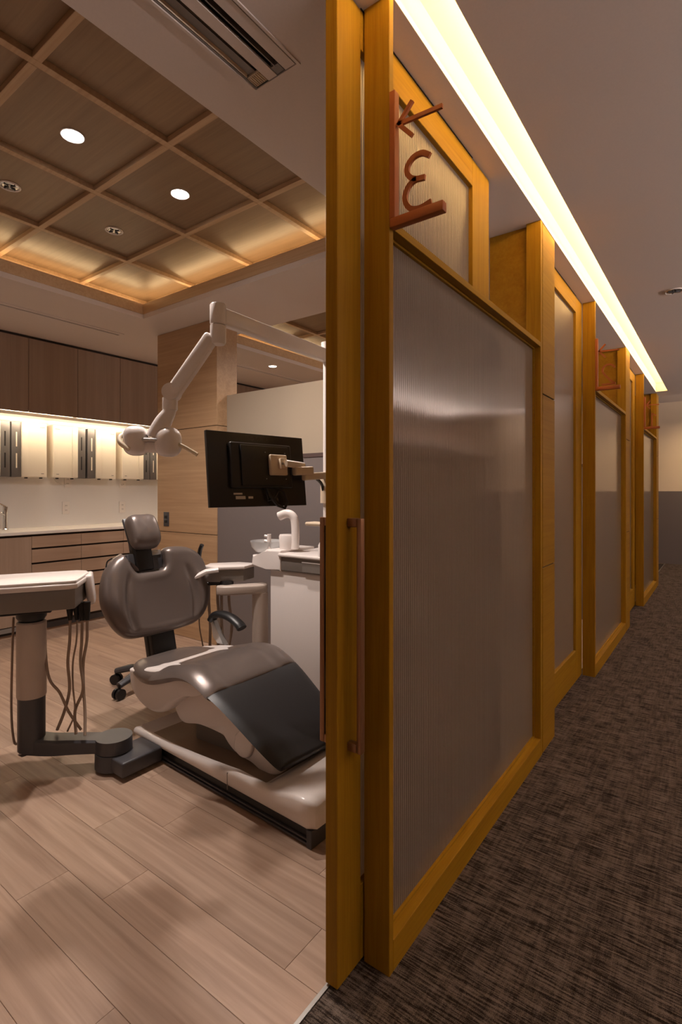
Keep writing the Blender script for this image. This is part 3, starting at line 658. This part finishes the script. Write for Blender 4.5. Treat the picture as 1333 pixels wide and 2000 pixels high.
# white shell under the seat
def smooth_prism(poly, y0, y1, r=.03, sub=6, bulge=0.012):
    pts = bez([(a, b, 0) for a, b in poly] + [(poly[0][0], poly[0][1], 0)], sub)[:-1]
    c = sum(pts, Vector((0, 0, 0))) / len(pts); rings = []
    K = 6
    def ring(y, inset):
        out = []
        for p in pts:
            d = p - c; L_ = max(d.length, 1e-5); q = c + d * ((L_ - inset) / L_); out.append((q.x, y, q.y))
        return out
    for i in range(K + 1):
        t = i / K; rings.append(ring(y0 + r * (1 - math.sin(t * PI / 2)), r * (1 - math.cos(t * PI / 2)) if False else r * (1 - math.sin(t * PI / 2)) ** 1 * 0 + r * (1 - math.cos((1 - t) * PI / 2))))
    R0 = []
    for i in range(K + 1):
        a = PI / 2 * i / K; R0.append(ring(y0 + r - r * math.cos(a) if False else y0 + r * (1 - math.sin(a)), r * (1 - math.cos(a)) if False else r * (1 - math.cos(a))))
    R0 = R0[::-1]            # from y0 (full inset) to y0 + r (no inset)
    R0 = [ring(y0 + r * (1 - math.cos(PI / 2 * i / K)), r * (1 - math.sin(PI / 2 * i / K))) for i in range(K + 1)]
    R1 = [ring(y1 - r * (1 - math.cos(PI / 2 * i / K)), r * (1 - math.sin(PI / 2 * i / K))) for i in range(K + 1)][::-1]
    m = MB(); m.ring_loft(R0 + R1); return m
smooth_prism([(-2.30, .35), (-2.285, .27), (-2.22, .215), (-2.12, .187), (-2.03, .205), (-1.95, .262), (-1.86, .315), (-1.76, .345), (-1.74, .38), (-1.88, .41), (-2.1, .39)], 1.40, 1.88, .03).build('seat_shell', WHITE_P, ch, smooth=60)
smooth_prism([(-2.04, .225), (-1.98, .165), (-1.86, .185), (-1.72, .175), (-1.60, .12), (-1.50, .11), (-1.42, .09), (-1.38, .12), (-1.47, .205), (-1.6, .27), (-1.72, .33), (-1.88, .34)], 1.46, 1.84, .03).build('lift_arm', WHITE_P, ch, smooth=60)
smooth_prism([(-1.60, .21), (-1.605, .155), (-1.57, .13), (-1.53, .135), (-1.505, .165), (-1.50, .22), (-1.545, .26)], 1.445, 1.475, .01).build('pivot_cover', WHITE_P, ch, smooth=60)
MB().box(-1.95, -1.5, 1.52, 1.78, .06, .22, .02, 2).build('lift_column', GREY_P, ch)
# seat cushion
def seat_surface():
    # centre line profile: (x, top z, thickness, y_near, y_far)
    prof = [(-2.325, .345, .02, 1.50, 1.60), (-2.318, .365, .05, 1.46, 1.66), (-2.295, .382, .07, 1.425, 1.73), (-2.24, .388, .085, 1.395, 1.80), (-2.16, .385, .085, 1.38, 1.85), (-2.08, .392, .08, 1.373, 1.90),
            (-1.99, .412, .07, 1.37, 1.915), (-1.91, .432, .062, 1.37, 1.925), (-1.84, .437, .056, 1.37, 1.93), (-1.78, .425, .052, 1.37, 1.93), (-1.72, .400, .048, 1.372, 1.928), (-1.69, .382, .046, 1.374, 1.926), (-1.682, .372, .03, 1.38, 1.92)]
    P = bez([(a, b, 0) for a, b, *_ in prof], 4)
    Q = bez([(c, d, e) for _, _, c, d, e in prof], 4)
    rings = []
    for p, q in zip(P, Q):
        x, z, T, ya, yb = p.x, p.y, q.x, q.y, q.z; w_ = yb - ya; n = 30; ring = []
        for i in range(n + 1):            # top, near to far
            s = -1 + 2 * i / n; ed = (1 - abs(s) ** 5) ** .5
            wing = .009 * math.exp(-((abs(s) - .78) / .16) ** 2) - .006 * math.exp(-((abs(s) - .56) / .045) ** 2)
            if x < -2.05: wing *= .35
            ring.append((x, ya + w_ * (s + 1) / 2, z - T * .55 * (1 - ed) + wing))
        for i in range(n - 1, 0, -1):
            s = -1 + 2 * i / n; ed = (1 - abs(s) ** 5) ** .5
            ring.append((x, ya + w_ * (s + 1) / 2, z - T + T * .35 * (1 - ed)))
        rings.append(ring)
    m = MB(); m.ring_loft(rings); return m
seat_surface().build('seat_cushion', LEATHER, ch, smooth=70)
def leg_pad():
    prof = [(-1.692, .372, .02), (-1.68, .376, .04), (-1.62, .352, .045), (-1.52, .300, .045), (-1.44, .256, .045), (-1.37, .220, .045), (-1.33, .203, .042), (-1.312, .196, .03), (-1.306, .190, .012)]
    P = bez(prof, 3); rings = []
    for i_, p in enumerate(P):
        t = (p.x + 1.692) / .386; ya = 1.378 + .02 * t; yb = 1.922 - .055 * t - (.03 if p.x > -1.31 else 0); w_ = yb - ya; n = 22; ring = []
        for i in range(n + 1):
            s = -1 + 2 * i / n; ed = (1 - abs(s) ** 8) ** .5
            ring.append((p.x - .10 * 0 , ya + w_ * (s + 1) / 2, p.y - .030 * t * (s + 1) / 2 - p.z * .4 * (1 - ed) - .006 * (1 - s * s)))
        for i in range(n - 1, 0, -1):
            s = -1 + 2 * i / n; ed = (1 - abs(s) ** 8) ** .5
            ring.append((p.x, ya + w_ * (s + 1) / 2, p.y - .030 * t * (s + 1) / 2 - p.z + p.z * .3 * (1 - ed)))
        rings.append(ring)
    m = MB(); m.ring_loft(rings); return m
leg_pad().build('leg_rest', BLACK_PAD, ch, smooth=60, label='black leg rest pad')
# backrest, in a frame leaning back
BO = Vector((-2.40, 1.64, 0.68)); FB = frame3(BO, (0, 1, 0), (-.243, 0, .97))      # local x = world Y, local y = up the back, local z = towards the seat
out = [(-.185, .212), (-.235, .185), (-.280, .135), (-.308, .068), (-.318, .002), (-.312, -.055), (-.290, -.115), (-.255, -.170), (-.205, -.208), (-.12, -.218), (0, -.220),
       (.105, -.218), (.195, -.205), (.262, -.160), (.302, -.090), (.318, -.025), (.318, .045), (.302, .120), (.268, .172), (.215, .207), (.155, .220), (.085, .222), (.052, .205), (.043, .165), (.036, .125), (.008, .108), (-.06, .105), (-.118, .107), (-.142, .135), (-.160, .180)]
def backrest():
    pts = bez([(a, b, 0) for a, b in out] + [(out[0][0], out[0][1], 0)], 6)[:-1]
    c = Vector((-.01, -.04, 0)); T = .052; rings = []
    segs = list(zip(pts, pts[1:] + pts[:1]))
    def edge(p):
        best = 9
        for a, b in segs:
            ab = b - a; k = max(0, min(1, (p - a).dot(ab) / max(ab.dot(ab), 1e-9))); best = min(best, (p - a - ab * k).length)
        return best
    def h(t, p):
        d = min(edge(p) / .055, 1.0); base = T * (1 - (1 - d) ** 2.4) ** .5 if t < 1 else 0
        u, v = p.x, p.y; g = 0
        for sx in (-1, 1):
            xc = sx * (.165 + .030 * math.cos((v + .05) * 9)) - .01
            g += math.exp(-((u - xc) / .015) ** 2) * max(0, 1 - (abs(v + .05) / .17) ** 4)
            g -= .9 * math.exp(-((u - xc - sx * .045) / .035) ** 2) * max(0, 1 - (abs(v + .04) / .2) ** 2)
        dish = .016 * max(0, 1 - (u / .17) ** 2) * max(0, 1 - ((v + .06) / .2) ** 2)
        return base - .014 * g * d - dish * d
    K = 34
    for i in range(K + 1):
        t = 1 - (i / K) ** 1.6 if i else 1
        ring = []
        for p in pts:
            q = c + (p - c) * t; ring.append(FB @ Vector((q.x, q.y, h(t, q))))
        rings.append(ring)
    back = []
    for t, z in ((.0, -.045), (.5, -.045), (.88, -.040), (.96, -.028), (1.0, -.012)):
        back.append([FB @ Vector(((c + (p - c) * max(t, .002)).x, (c + (p - c) * max(t, .002)).y, z)) for p in pts])
    rings[-1] = [FB @ Vector((c.x + (p.x - c.x) * .002, c.y + (p.y - c.y) * .002, h(0, c))) for p in pts]
    m = MB(); m.ring_loft(back + rings); return m
backrest().build('backrest', LEATHER, ch, smooth=70)
# black back support, neck, head rest
MB().box(-.155, .048, .085, .205, -.045, .006, .006, 2, mat=FB).build('neck_housing', DGREY, ch)
MB().box(-.118, -.015, .11, .30, -.036, .018, .010, 3, mat=FB).build('neck_bar', BLACK_P, ch)
MB().box(-.015, .040, .185, .212, -.022, .012, .003, 2, mat=FB).box(.02, .22, .188, .205, -.045, -.03, .003, 1, mat=FB).build('side_bracket', SILVER, ch)
MB().box(-.075, .055, -.34, -.10, -.085, -.040, .014, 3, mat=FB).box(-.07, .07, -.36, -.18, -.075, -.012, .012, 3, mat=FB).build('back_support', BLACK_P, ch)
MB().box(.12, .19, .195, .222, -.06, -.045, .004, 2, mat=FB).build('back_lever', BLACK_P, ch)
HB = frame3(Vector((-2.465, 1.585, .985)), (.05, 1, 0), (-.50, -.10, .87))
def head():
    P = []
    m = MB(); n = 36; rings = []
    for zz, sc, dx in ((-.022, .90, 0), (-.012, .98, 0), (.0, 1.0, 0), (.018, 1.0, .0), (.034, .96, 0), (.046, .88, 0), (.054, .72, 0), (.058, .45, 0), (.059, .02, 0)):
        ring = []
        for k in range(n):
            a = 2 * PI * k / n; e = .45
            x = math.copysign(abs(math.cos(a)) ** e, math.cos(a)) * .079 * sc; y = math.copysign(abs(math.sin(a)) ** e, math.sin(a)) * .096 * sc
            sag = .016 * (y / .088) ** 2 * (1 if y < 0 else .4)
            ring.append(HB @ Vector((x, y, zz - sag * (1 if zz > 0 else 0) + .010 * (1 if (zz > .03) else 0) * abs(x / .079))))
        rings.append(ring)
    m.ring_loft(rings); return m
head().build('head_rest', LEATHER, ch, smooth=75)
MB().box(-.070, .050, -.08, .098, -.045, -.022, .008, 2, mat=HB).build('head_rest_plate', DGREY, ch)
MB().tube([HB @ Vector((0, -.02, -.04)), FB @ Vector((-.012, .26, -.02))], .028, 16).build('head_rest_joint', BLACK_P, ch)
# far arm rest
MB().tube(bez([(-2.285, 1.90, .49), (-2.255, 1.90, .520), (-2.20, 1.90, .530), (-2.13, 1.90, .522), (-2.07, 1.90, .497), (-2.045, 1.90, .478)]), .02, 12, sx=1.6, rs=None).build('arm_pad', BLACK_P, ch)
MB().prism([(-2.285, .50), (-2.262, .40), (-2.225, .37), (-2.165, .372), (-2.215, .42), (-2.255, .49)], 1.885, 1.915, 'XZ', .005).build('arm_strut', SILVER, ch)
# pivot arm to the instrument column
pa = MB().box(-2.15, -1.99, 1.19, 1.38, .015, .078, .008, 3)
pa.cyl((-2.135, 1.237, .013), (-2.135, 1.237, .080), .077, n=40)
pa.build('pivot_block', DGREY, ch, smooth=40)
# ================================================================== instrument column with tray table
tb = thing('instrument_stand', 'white instrument tray on a beige column with slate swing arm, left of the chair', 'instrument stand', (-2.39, 1.01, 0))
def swing():
    m = MB(); pts = bez([(-2.39, 1.01, .125), (-2.33, 1.07, .112), (-2.25, 1.15, .108), (-2.135, 1.237, .110)], 6); rings = []
    t = Vector((.7, .68, 0)).normalized(); s_ = Vector((-t.y, t.x, 0))
    for i, p in enumerate(pts):
        u = i / (len(pts) - 1); wd = .052; hh = .034 - .008 * u; ring = []
        for a, b_ in ((-1, -1), (-.9, -1.0), (.9, -1.0), (1, -.8), (1, .7), (.8, 1), (-.8, 1), (-1, .7)): ring.append(p + s_ * wd * a * .9 + Vector((0, 0, hh * b_)))
        rings.append(ring)
    m.ring_loft(rings); m.cyl((-2.135, 1.237, .083), (-2.135, 1.237, .138), .075, n=40); m.cyl((-2.39, 1.01, .10), (-2.39, 1.01, .327), .053, n=36)
    m.tube([(-2.39, 1.01, .098), (-2.385, 1.012, .085)], .05, 36, rs=[.053, .043])
    return m
swing().build('swing_arm', DGREY, tb, smooth=40)
MB().lathe([(.0, 0), (.0555, 0), (.057, .004), (.057, .315), (.052, .322), (0, .322)], (-2.39, 1.01, .325), 40).build('column', TAUPE_P, tb)
MB().lathe([(0, 0), (.045, 0), (.058, .02), (.058, .05), (0, .05)], (-2.39, 1.01, .645), 36).build('swivel', BLACK_P, tb)
# table: local frame, x along long side (towards the right end), y away from the camera
uT = Vector((.50, .866, 0)); uD = Vector((-.85, .53, 0))
TT = frame3(Vector((-2.16, 1.081, .80)), uT, uD)     # origin: front right top corner
def tray_poly(e=0.0): return [(-.62, 0 - e), (-.02, 0 - e), (.004 + e, .012), (.042 + e, .235), (.030 + e, .29), (-.01, .315 + e), (-.62, .295 + e)]
MB().prism(tray_poly(), .020, .032, 'XY', .004, 2, mat=TT).build('tray_top', WHITE_P, tb)
MB().prism(tray_poly(.004), -.004, .020, 'XY', .006, 3, mat=TT).build('tray_rim', WHITE_P, tb)
MB().prism([(-.60, .008), (-.025, .010), (-.002, .02), (.034, .235), (.02, .275), (-.02, .30), (-.60, .28)], -.088, -.004, 'XY', .004, 2, mat=TT).build('tray_body', GREY_P, tb)
MB().box(-.50, -.09, .04, .24, -.102, -.088, .004, 1, mat=TT).build('under_plate', BLACK_P, tb)
MB().box(-.012, .022, .165, .30, -.108, .026, .012, 4, mat=TT @ Matrix.Translation((.038, 0, 0)) @ Matrix.Rotation(-.12, 4, 'Y')).build('end_handle', WHITE_P, tb)
hs = [(-2.315, 1.135), (-2.295, 1.155), (-2.27, 1.165), (-2.255, 1.18)]
for i, (x, y) in enumerate(hs):
    MB().tube([(x, y, .715), (x, y, .68), (x + .004, y, .635)], .013, 10, rs=[.015, .014, .009]).build('holder', BLACK_P, tb)
    a = [.018, -.012, .03, -.01][i]
    MB().tube(bez([(x + .004, y, .67), (x, y, .55), (x - .010 + a * .5, y - .008, .45), (x + a, y - .01, .34), (x + .012 - a, y - .02, .24), (x + .03 * (i - 1), y - .04, .158)]), .0065 if i != 1 else .004, 8).build('hose', HOSE, tb)
MB().tube(bez([(-2.425, 1.075, .64), (-2.33, 1.05, .42), (-2.31, 1.09, .33), (-2.29, 1.12, .24), (-2.245, 1.15, .165)]), .006, 8).build('hose', HOSE, tb)
MB().tube(bez([(-2.455, .965, .66), (-2.458, .96, .45), (-2.458, .958, .25), (-2.45, .965, .13), (-2.43, .975, .12)]), .005, 8).build('hose', HOSE, tb)
MB().tube(bez([(-2.33, 1.31, .845), (-2.335, 1.32, .87), (-2.32, 1.335, .885)]), .0035, 6).build('tray_clip', BLACK_P, tb)
# ================================================================== spittoon unit, pole, lamp arm, monitor arm (one machine)
un = thing('dental_unit', 'white floor-standing dental unit with rinse bowl and drawer behind the chair', 'dental unit', (-1.8, 2.3, 0))
MB().box(-2.056, -1.42, 2.12, 2.50, 0, .765, .012, 3).build('cabinet', WHITE_P, un)
MB().box(-1.955, -1.42, 2.105, 2.48, .768, .842, .004, 2).build('drawer_band', GREY_P, un)
dw = MB().box(-1.80, -1.44, 2.0995, 2.105, .772, .822, .002, 1).build('drawer', GREY_P, un)
MB().box(-1.80, -1.44, 2.098, 2.105, .822, .826).build('drawer_edge', WHITE_P, dw)
MB().box(-1.97, -1.40, 2.09, 2.50, .842, .862, .008, 3).build('lid', WHITE_P, un)
MB().prism([(-2.185, .775), (-2.175, .838), (-2.11, .840), (-2.085, .852), (-2.065, .875), (-1.955, .875), (-1.955, .76), (-2.07, .765)], 2.10, 2.40, 'XZ', .010, 3).build('bowl_carrier', WHITE_P, un)
bw = Vector((-2.165, 2.22, .835))
MB().lathe([(0, 0), (.045, 0), (.075, .012), (.098, .04), (.106, .075), (.103, .075), (.094, .042), (.07, .018), (.0, .008)], bw, 40).build('rinse_bowl', GLASS, un, label='clear glass rinse bowl')
MB().tube(bez([(-2.10, 2.16, .85), (-2.10, 2.16, .93), (-2.10, 2.16, .955)]), .012, 12).cyl((-2.10, 2.16, .91), (-2.125, 2.15, .915), .01).cyl((-2.10, 2.16, .94), (-2.125, 2.15, .945), .008).build('bowl_spout', WHITE_P, un)
MB().lathe([(0, 0), (.05, 0), (.052, .02), (.055, .075), (.05, .085), (0, .088)], (-1.985, 2.2, .872), 32).build('cup_holder', WHITE_P, un)
MB().tube(bez([(-1.93, 2.19, .88), (-1.925, 2.19, .95), (-1.93, 2.19, 1.03), (-1.945, 2.185, 1.065), (-1.98, 2.175, 1.075), (-2.025, 2.165, 1.060)], 6), .02, 14, sx=1.25).build('cup_filler', WHITE_P, un)
# assistant arm
MB().cyl((-2.133, 2.122, 0.0), (-2.133, 2.122, .625), .045, n=28).build('assistant_post', TAUPE_P, un)
MB().prism([(-2.30, 1.944), (-2.268, 1.917), (-2.225, 1.933), (-2.10, 2.084), (-2.09, 2.133), (-2.122, 2.171), (-2.16, 2.16)], .622, .673, 'XY', .01, 3).build('assistant_arm', TAUPE_P, un)
AT = frame3(Vector((-2.354, 1.944, .757)), (.62, .78, 0), (-.78, .62, 0))
ap = [(.032, -.049), (.189, -.049), (.27, .065), (.173, .14), (0, .13), (-.032, .032)]
MB().prism(ap, .0, .018, 'XY', .005, 2, mat=AT).build('assistant_tray', WHITE_P, un)
MB().prism([(.032, -.038), (.184, -.038), (.254, .06), (.167, .13), (-.043, .119), (-.065, .0)], -.070, -.002, 'XY', .006, 2, mat=AT).build('assistant_tray_body', GREY_P, un)
MB().tube([AT @ Vector(p) for p in ((.043, -.043, .002), (-.022, -.049, -.005), (-.076, -.049, -.032), (-.097, -.043, -.06))], .015, 10, sx=1.4).build('assistant_handle', WHITE_P, un)
MB().lathe([(0, 0), (.030, 0), (.032, .03), (.037, .075), (0, .075)], (-2.279, 1.998, .617), 24).build('assistant_swivel', BLACK_P, un)
MB().box(-.022, .13, -.022, .054, -.089, -.070, .003, 1, mat=AT).build('assistant_bracket', BLACK_P, un)
for i, (x, y, a) in enumerate([(-2.365, 1.944, .00), (-2.327, 1.976, .01), (-2.306, 1.987, -.01), (-2.268, 2.009, .012), (-2.414, 1.922, -.02)]):
    MB().tube(bez([(x, y, .70), (x, y, .57), (x + a, y + .01, .43), (x - a, y + .01, .28), (x + .02, y + .03, .10), (x + .06, y + .12, .03)]), .008 if i < 4 else .004, 8).build('suction_hose', HOSE, un)
MB().tube(bez([(-2.446, 1.944, .747), (-2.452, 1.944, .81), (-2.443, 1.944, .86), (-2.425, 1.944, .892)]), .012, 10, rs=None).build('suction_tip', BLACK_P, un)
MB().box(-2.473, -2.435, 1.928, 1.960, .736, .811, .004, 1).build('suction_holder', BLACK_P, un)
# pole
PX, PY = -1.664, 2.12
MB().cyl((PX, PY + .02, .85), (PX, PY + .02, 1.90), .019, n=20).build('pole', WHITE_P, un)
MB().lathe([(0, 0), (.045, 0), (.045, .06), (.03, .09), (0, .09)], (PX, PY + .02, .86), 28).build('pole_collar', WHITE_P, un)
MB().box(PX - .11, PX + .05, 2.09, 2.17, 1.02, 1.04, .008, 3).build('pole_shelf', BEIGE_P, un)
MB().cyl((PX, PY + .02, 1.14), (PX, PY + .02, 1.30), .034, n=24).build('pole_sleeve', BEIGE_P, un)
MB().cyl((PX, PY + .02, 1.895), (PX, PY + .02, 1.975), .03, n=28).build('arm_hub', WHITE_P, un)
JX, JY = -1.605, 1.365
def bar(p0, p1, w_, h_, b=.012):
    p0, p1 = Vector(p0), Vector(p1); d = p1 - p0; L_ = d.length; up = Vector((0, 0, 1)) if abs(d.normalized().z) < .9 else Vector((1, 0, 0))
    M_ = frame3(p0, d, up); return MB().box(0, L_, -h_ / 2, h_ / 2, -w_ / 2, w_ / 2, b, 3, mat=M_)
bar((JX, JY, 1.895), (PX, PY + .02, 1.905), .045, .068).build('upper_arm', WHITE_P, un)
MB().lathe([(0, 0), (.028, .002), (.032, .008), (.032, .078), (.028, .084), (0, .086)], (JX, JY, 1.855), 32).build('elbow_cap', WHITE_P, un)
MB().lathe([(0, 0), (.026, .0), (.031, .01), (.031, .072), (0, .072)], (JX, JY, 1.78), 32).build('elbow', WHITE_P, un)
lam = un
bar((-1.622, 1.352, 1.815), (-1.795, 1.285, 1.59), .046, .055, .014).build('spring_arm', WHITE_P, lam)
bar((-1.640, 1.349, 1.770), (-1.785, 1.293, 1.578), .030, .030, .008).build('spring_arm_cover', WHITE_P, lam)
MB().cyl((-1.775, 1.265, 1.60), (-1.815, 1.31, 1.60), .034, n=28).build('arm_knuckle', WHITE_P, lam)
MB().lathe([(0, 0), (.028, 0), (.030, .006), (.030, .05), (0, .052)], (-1.803, 1.285, 1.528), 28).build('swivel_collar', WHITE_P, lam)
MB().tube(bez([(-1.803, 1.285, 1.555), (-1.806, 1.282, 1.52), (-1.825, 1.268, 1.48), (-1.85, 1.25, 1.415)], 4), .03, 18, rs=[.028] * 5 + [.030, .032, .034, .036, .038, .040, .041, .042], sx=.85).build('lamp_neck', WHITE_P, lam)
lat = Vector((.806, .592, 0)); fwd = Vector((-.592, .806, 0))
RM = Matrix(((lat.x, fwd.x, 0), (lat.y, fwd.y, 0), (0, 0, 1)))
c0 = Vector((-1.859, 1.246, 1.395))
lb = MB().sellip(c0 - lat * .070 + Vector((0, 0, .01)), .050, .060, .060, .72, RM @ Matrix.Rotation(.25, 3, 'Z')).build('lamp_lobe', WHITE_P, lam, smooth=80)
rb_ = MB().sellip(c0 + lat * .060 + Vector((0, 0, .005)), .044, .055, .060, .72, RM @ Matrix.Rotation(-.35, 3, 'Z')).build('lamp_lobe', WHITE_P, lam, smooth=80)
MB().sellip(c0 - Vector((0, 0, .012)), .05, .035, .026, .6, RM).build('lamp_bridge', WHITE_P, lam, smooth=80)
MB().tube([c0 - lat * .03 - fwd * .04 + Vector((0, 0, .012)), c0 + lat * .04 - fwd * .04 + Vector((0, 0, .010))], .008, 10).build('lamp_axle', SILVER, lam)
hl = c0 - lat * .105
MB().tube(bez([hl + lat * .01 + Vector((0, 0, .022)), hl - lat * .012 + Vector((0, 0, .028)) - fwd * .03, hl - lat * .008 + Vector((0, 0, .0)) - fwd * .055, hl + lat * .03 + Vector((0, 0, -.03)) - fwd * .06]), .0095, 12).build('lamp_handle', CREAM_P, lb, label='cream curved lamp handle')
MB().tube(bez([c0 + lat * .095 + Vector((0, 0, .0)), c0 + lat * .13 - Vector((0, 0, .018)), c0 + lat * .178 - Vector((0, 0, .046))]), .0085, 12).build('lamp_handle', CREAM_P, rb_, label='cream straight lamp handle')
# monitor
mo = thing('monitor', 'black computer monitor seen from behind, on a beige arm in front of the pillar', 'monitor', (-1.706, 1.69, 1.13))
u_ = Vector((.179, .984, 0)); n_ = Vector((.984, -.179, 0)); v_ = (Vector((0, 0, 1)) - n_ * .11).normalized()
MM = frame3(Vector((-1.706, 1.69, 1.297)), u_, v_)    # local z points to the camera side
MB().box(-.262, .262, -.166, .166, -.012, .006, .003, 2, mat=MM).build('case', MON, mo)
MB().box(-.258, .258, -.160, .160, -.0135, -.012, mat=MM).build('screen', BLACK_P, mo)
MB().box(-.165, .165, -.085, .118, .006, .034, .008, 3, mat=MM).build('back_bulge', MON, mo)
MB().box(-.12, .14, -.075, .105, .034, .046, .004, 2, mat=MM).build('inner_bulge', MON, mo)
MB().box(.02, .115, -.03, .065, .046, .066, .006, 3, mat=MM).build('mount_plate', BEIGE_P, mo)
for a in (.005, .115):
    for b_ in (-.045, .075): MB().cyl(MM @ Vector((a, b_, .046)), MM @ Vector((a, b_, .050)), .0025, n=8).build('screw', SILVER, mo)
MB().box(.062, .10, -.002, .045, .066, .085, .003, 2, mat=MM).build('hinge', BEIGE_P, mo)
for a in (.072, .09): MB().cyl(MM @ Vector((a, .02, .085)), MM @ Vector((a, .02, .088)), .006, n=12).build('hinge_pin', GREY_P, mo)
MB().box(-.135, -.085, -.132, -.118, .0055, .0065, mat=MM).box(-.145, -.10, -.112, -.104, .0055, .0065, mat=MM).box(-.07, -.045, -.130, -.120, .0055, .0065, mat=MM).build('rating_label', LABEL_W, mo)
MB().tube([MM @ Vector(p) for p in ((.02, -.085, .02), (.03, -.12, .03), (.07, -.165, .03), (.11, -.178, .03), (.13, -.15, .03), (.11, -.10, .03), (.09, -.085, .02))], .007, 8).tube([MM @ Vector(p) for p in ((.02, -.085, .02), (.025, -.14, .02), (.05, -.135, .03), (.08, -.10, .03))], .005, 8).build('cable', BLACK_P, mo)
text_mesh('I-O DATA', .026, MM @ Matrix.Translation((.0, .142, .0065)), 'logo', MON_FADE, mo)
# arm between monitor and pole (belongs to the unit's pole)
h0 = MM @ Vector((.081, .02, .10))
ma = MB(); p0 = h0; 
MB().tube([h0, h0 + (Vector((-1.640, 1.93, 1.325)) - h0) * 1.0], .016, 8, sx=.5).build('arm_link', BEIGE_P, mo)
bar((-1.625, 1.835, 1.295), (-1.610, 1.955, 1.302), .03, .040, .008).build('tilt_head', BEIGE_P, mo)
bar((-1.618, 1.90, 1.270), (-1.655, 2.14, 1.285), .028, .036, .008).build('monitor_arm', BEIGE_P, mo)
MB().tube(bez([(-1.64, 2.03, 1.262), (-1.66, 2.09, 1.24), (-1.665, 2.115, 1.20), (-1.65, 2.12, 1.15)]), .008, 8).build('arm_cable', BLACK_P, mo)
# ================================================================== stool behind the chair
st = thing('operator_stool', 'dark five-legged rolling stool base half hidden behind the dental chair', 'stool', (-2.841, 1.888, 0))
for q in range(5):
    a = math.atan2(1.655 - 1.888, -2.765 + 2.80) + q * 2 * PI / 5
    d = Vector((math.cos(a), math.sin(a), 0)); c = Vector((-2.841, 1.888, 0))
    MB().tube([c + d * .03 + Vector((0, 0, .115)), c + d * .14 + Vector((0, 0, .105)), c + d * .235 + Vector((0, 0, .080))], .02, 10, rs=[.026, .022, .018], sx=1.2).build('leg', DGREY, st)
    s_ = Vector((-d.y, d.x, 0)); w0 = c + d * .235 + Vector((0, 0, .032))
    for sg in (-1, 1): MB().cyl(w0 + s_ * sg * .008, w0 + s_ * sg * .024, .031, n=20).build('caster_wheel', BLACK_P, st)
    MB().cyl(w0 + Vector((0, 0, .005)), w0 + Vector((0, 0, .05)), .007, n=10).build('caster_stem', BLACK_P, st)
MB().cyl((-2.841, 1.888, .07), (-2.841, 1.888, .13), .035).cyl((-2.841, 1.888, .13), (-2.841, 1.888, .46), .018).build('gas_lift', BLACK_P, st)
MB().lathe([(0, 0), (.14, 0), (.16, .02), (.165, .045), (.14, .065), (0, .07)], (-2.841, 1.888, .45), 36).build('seat', LEATHER, st)
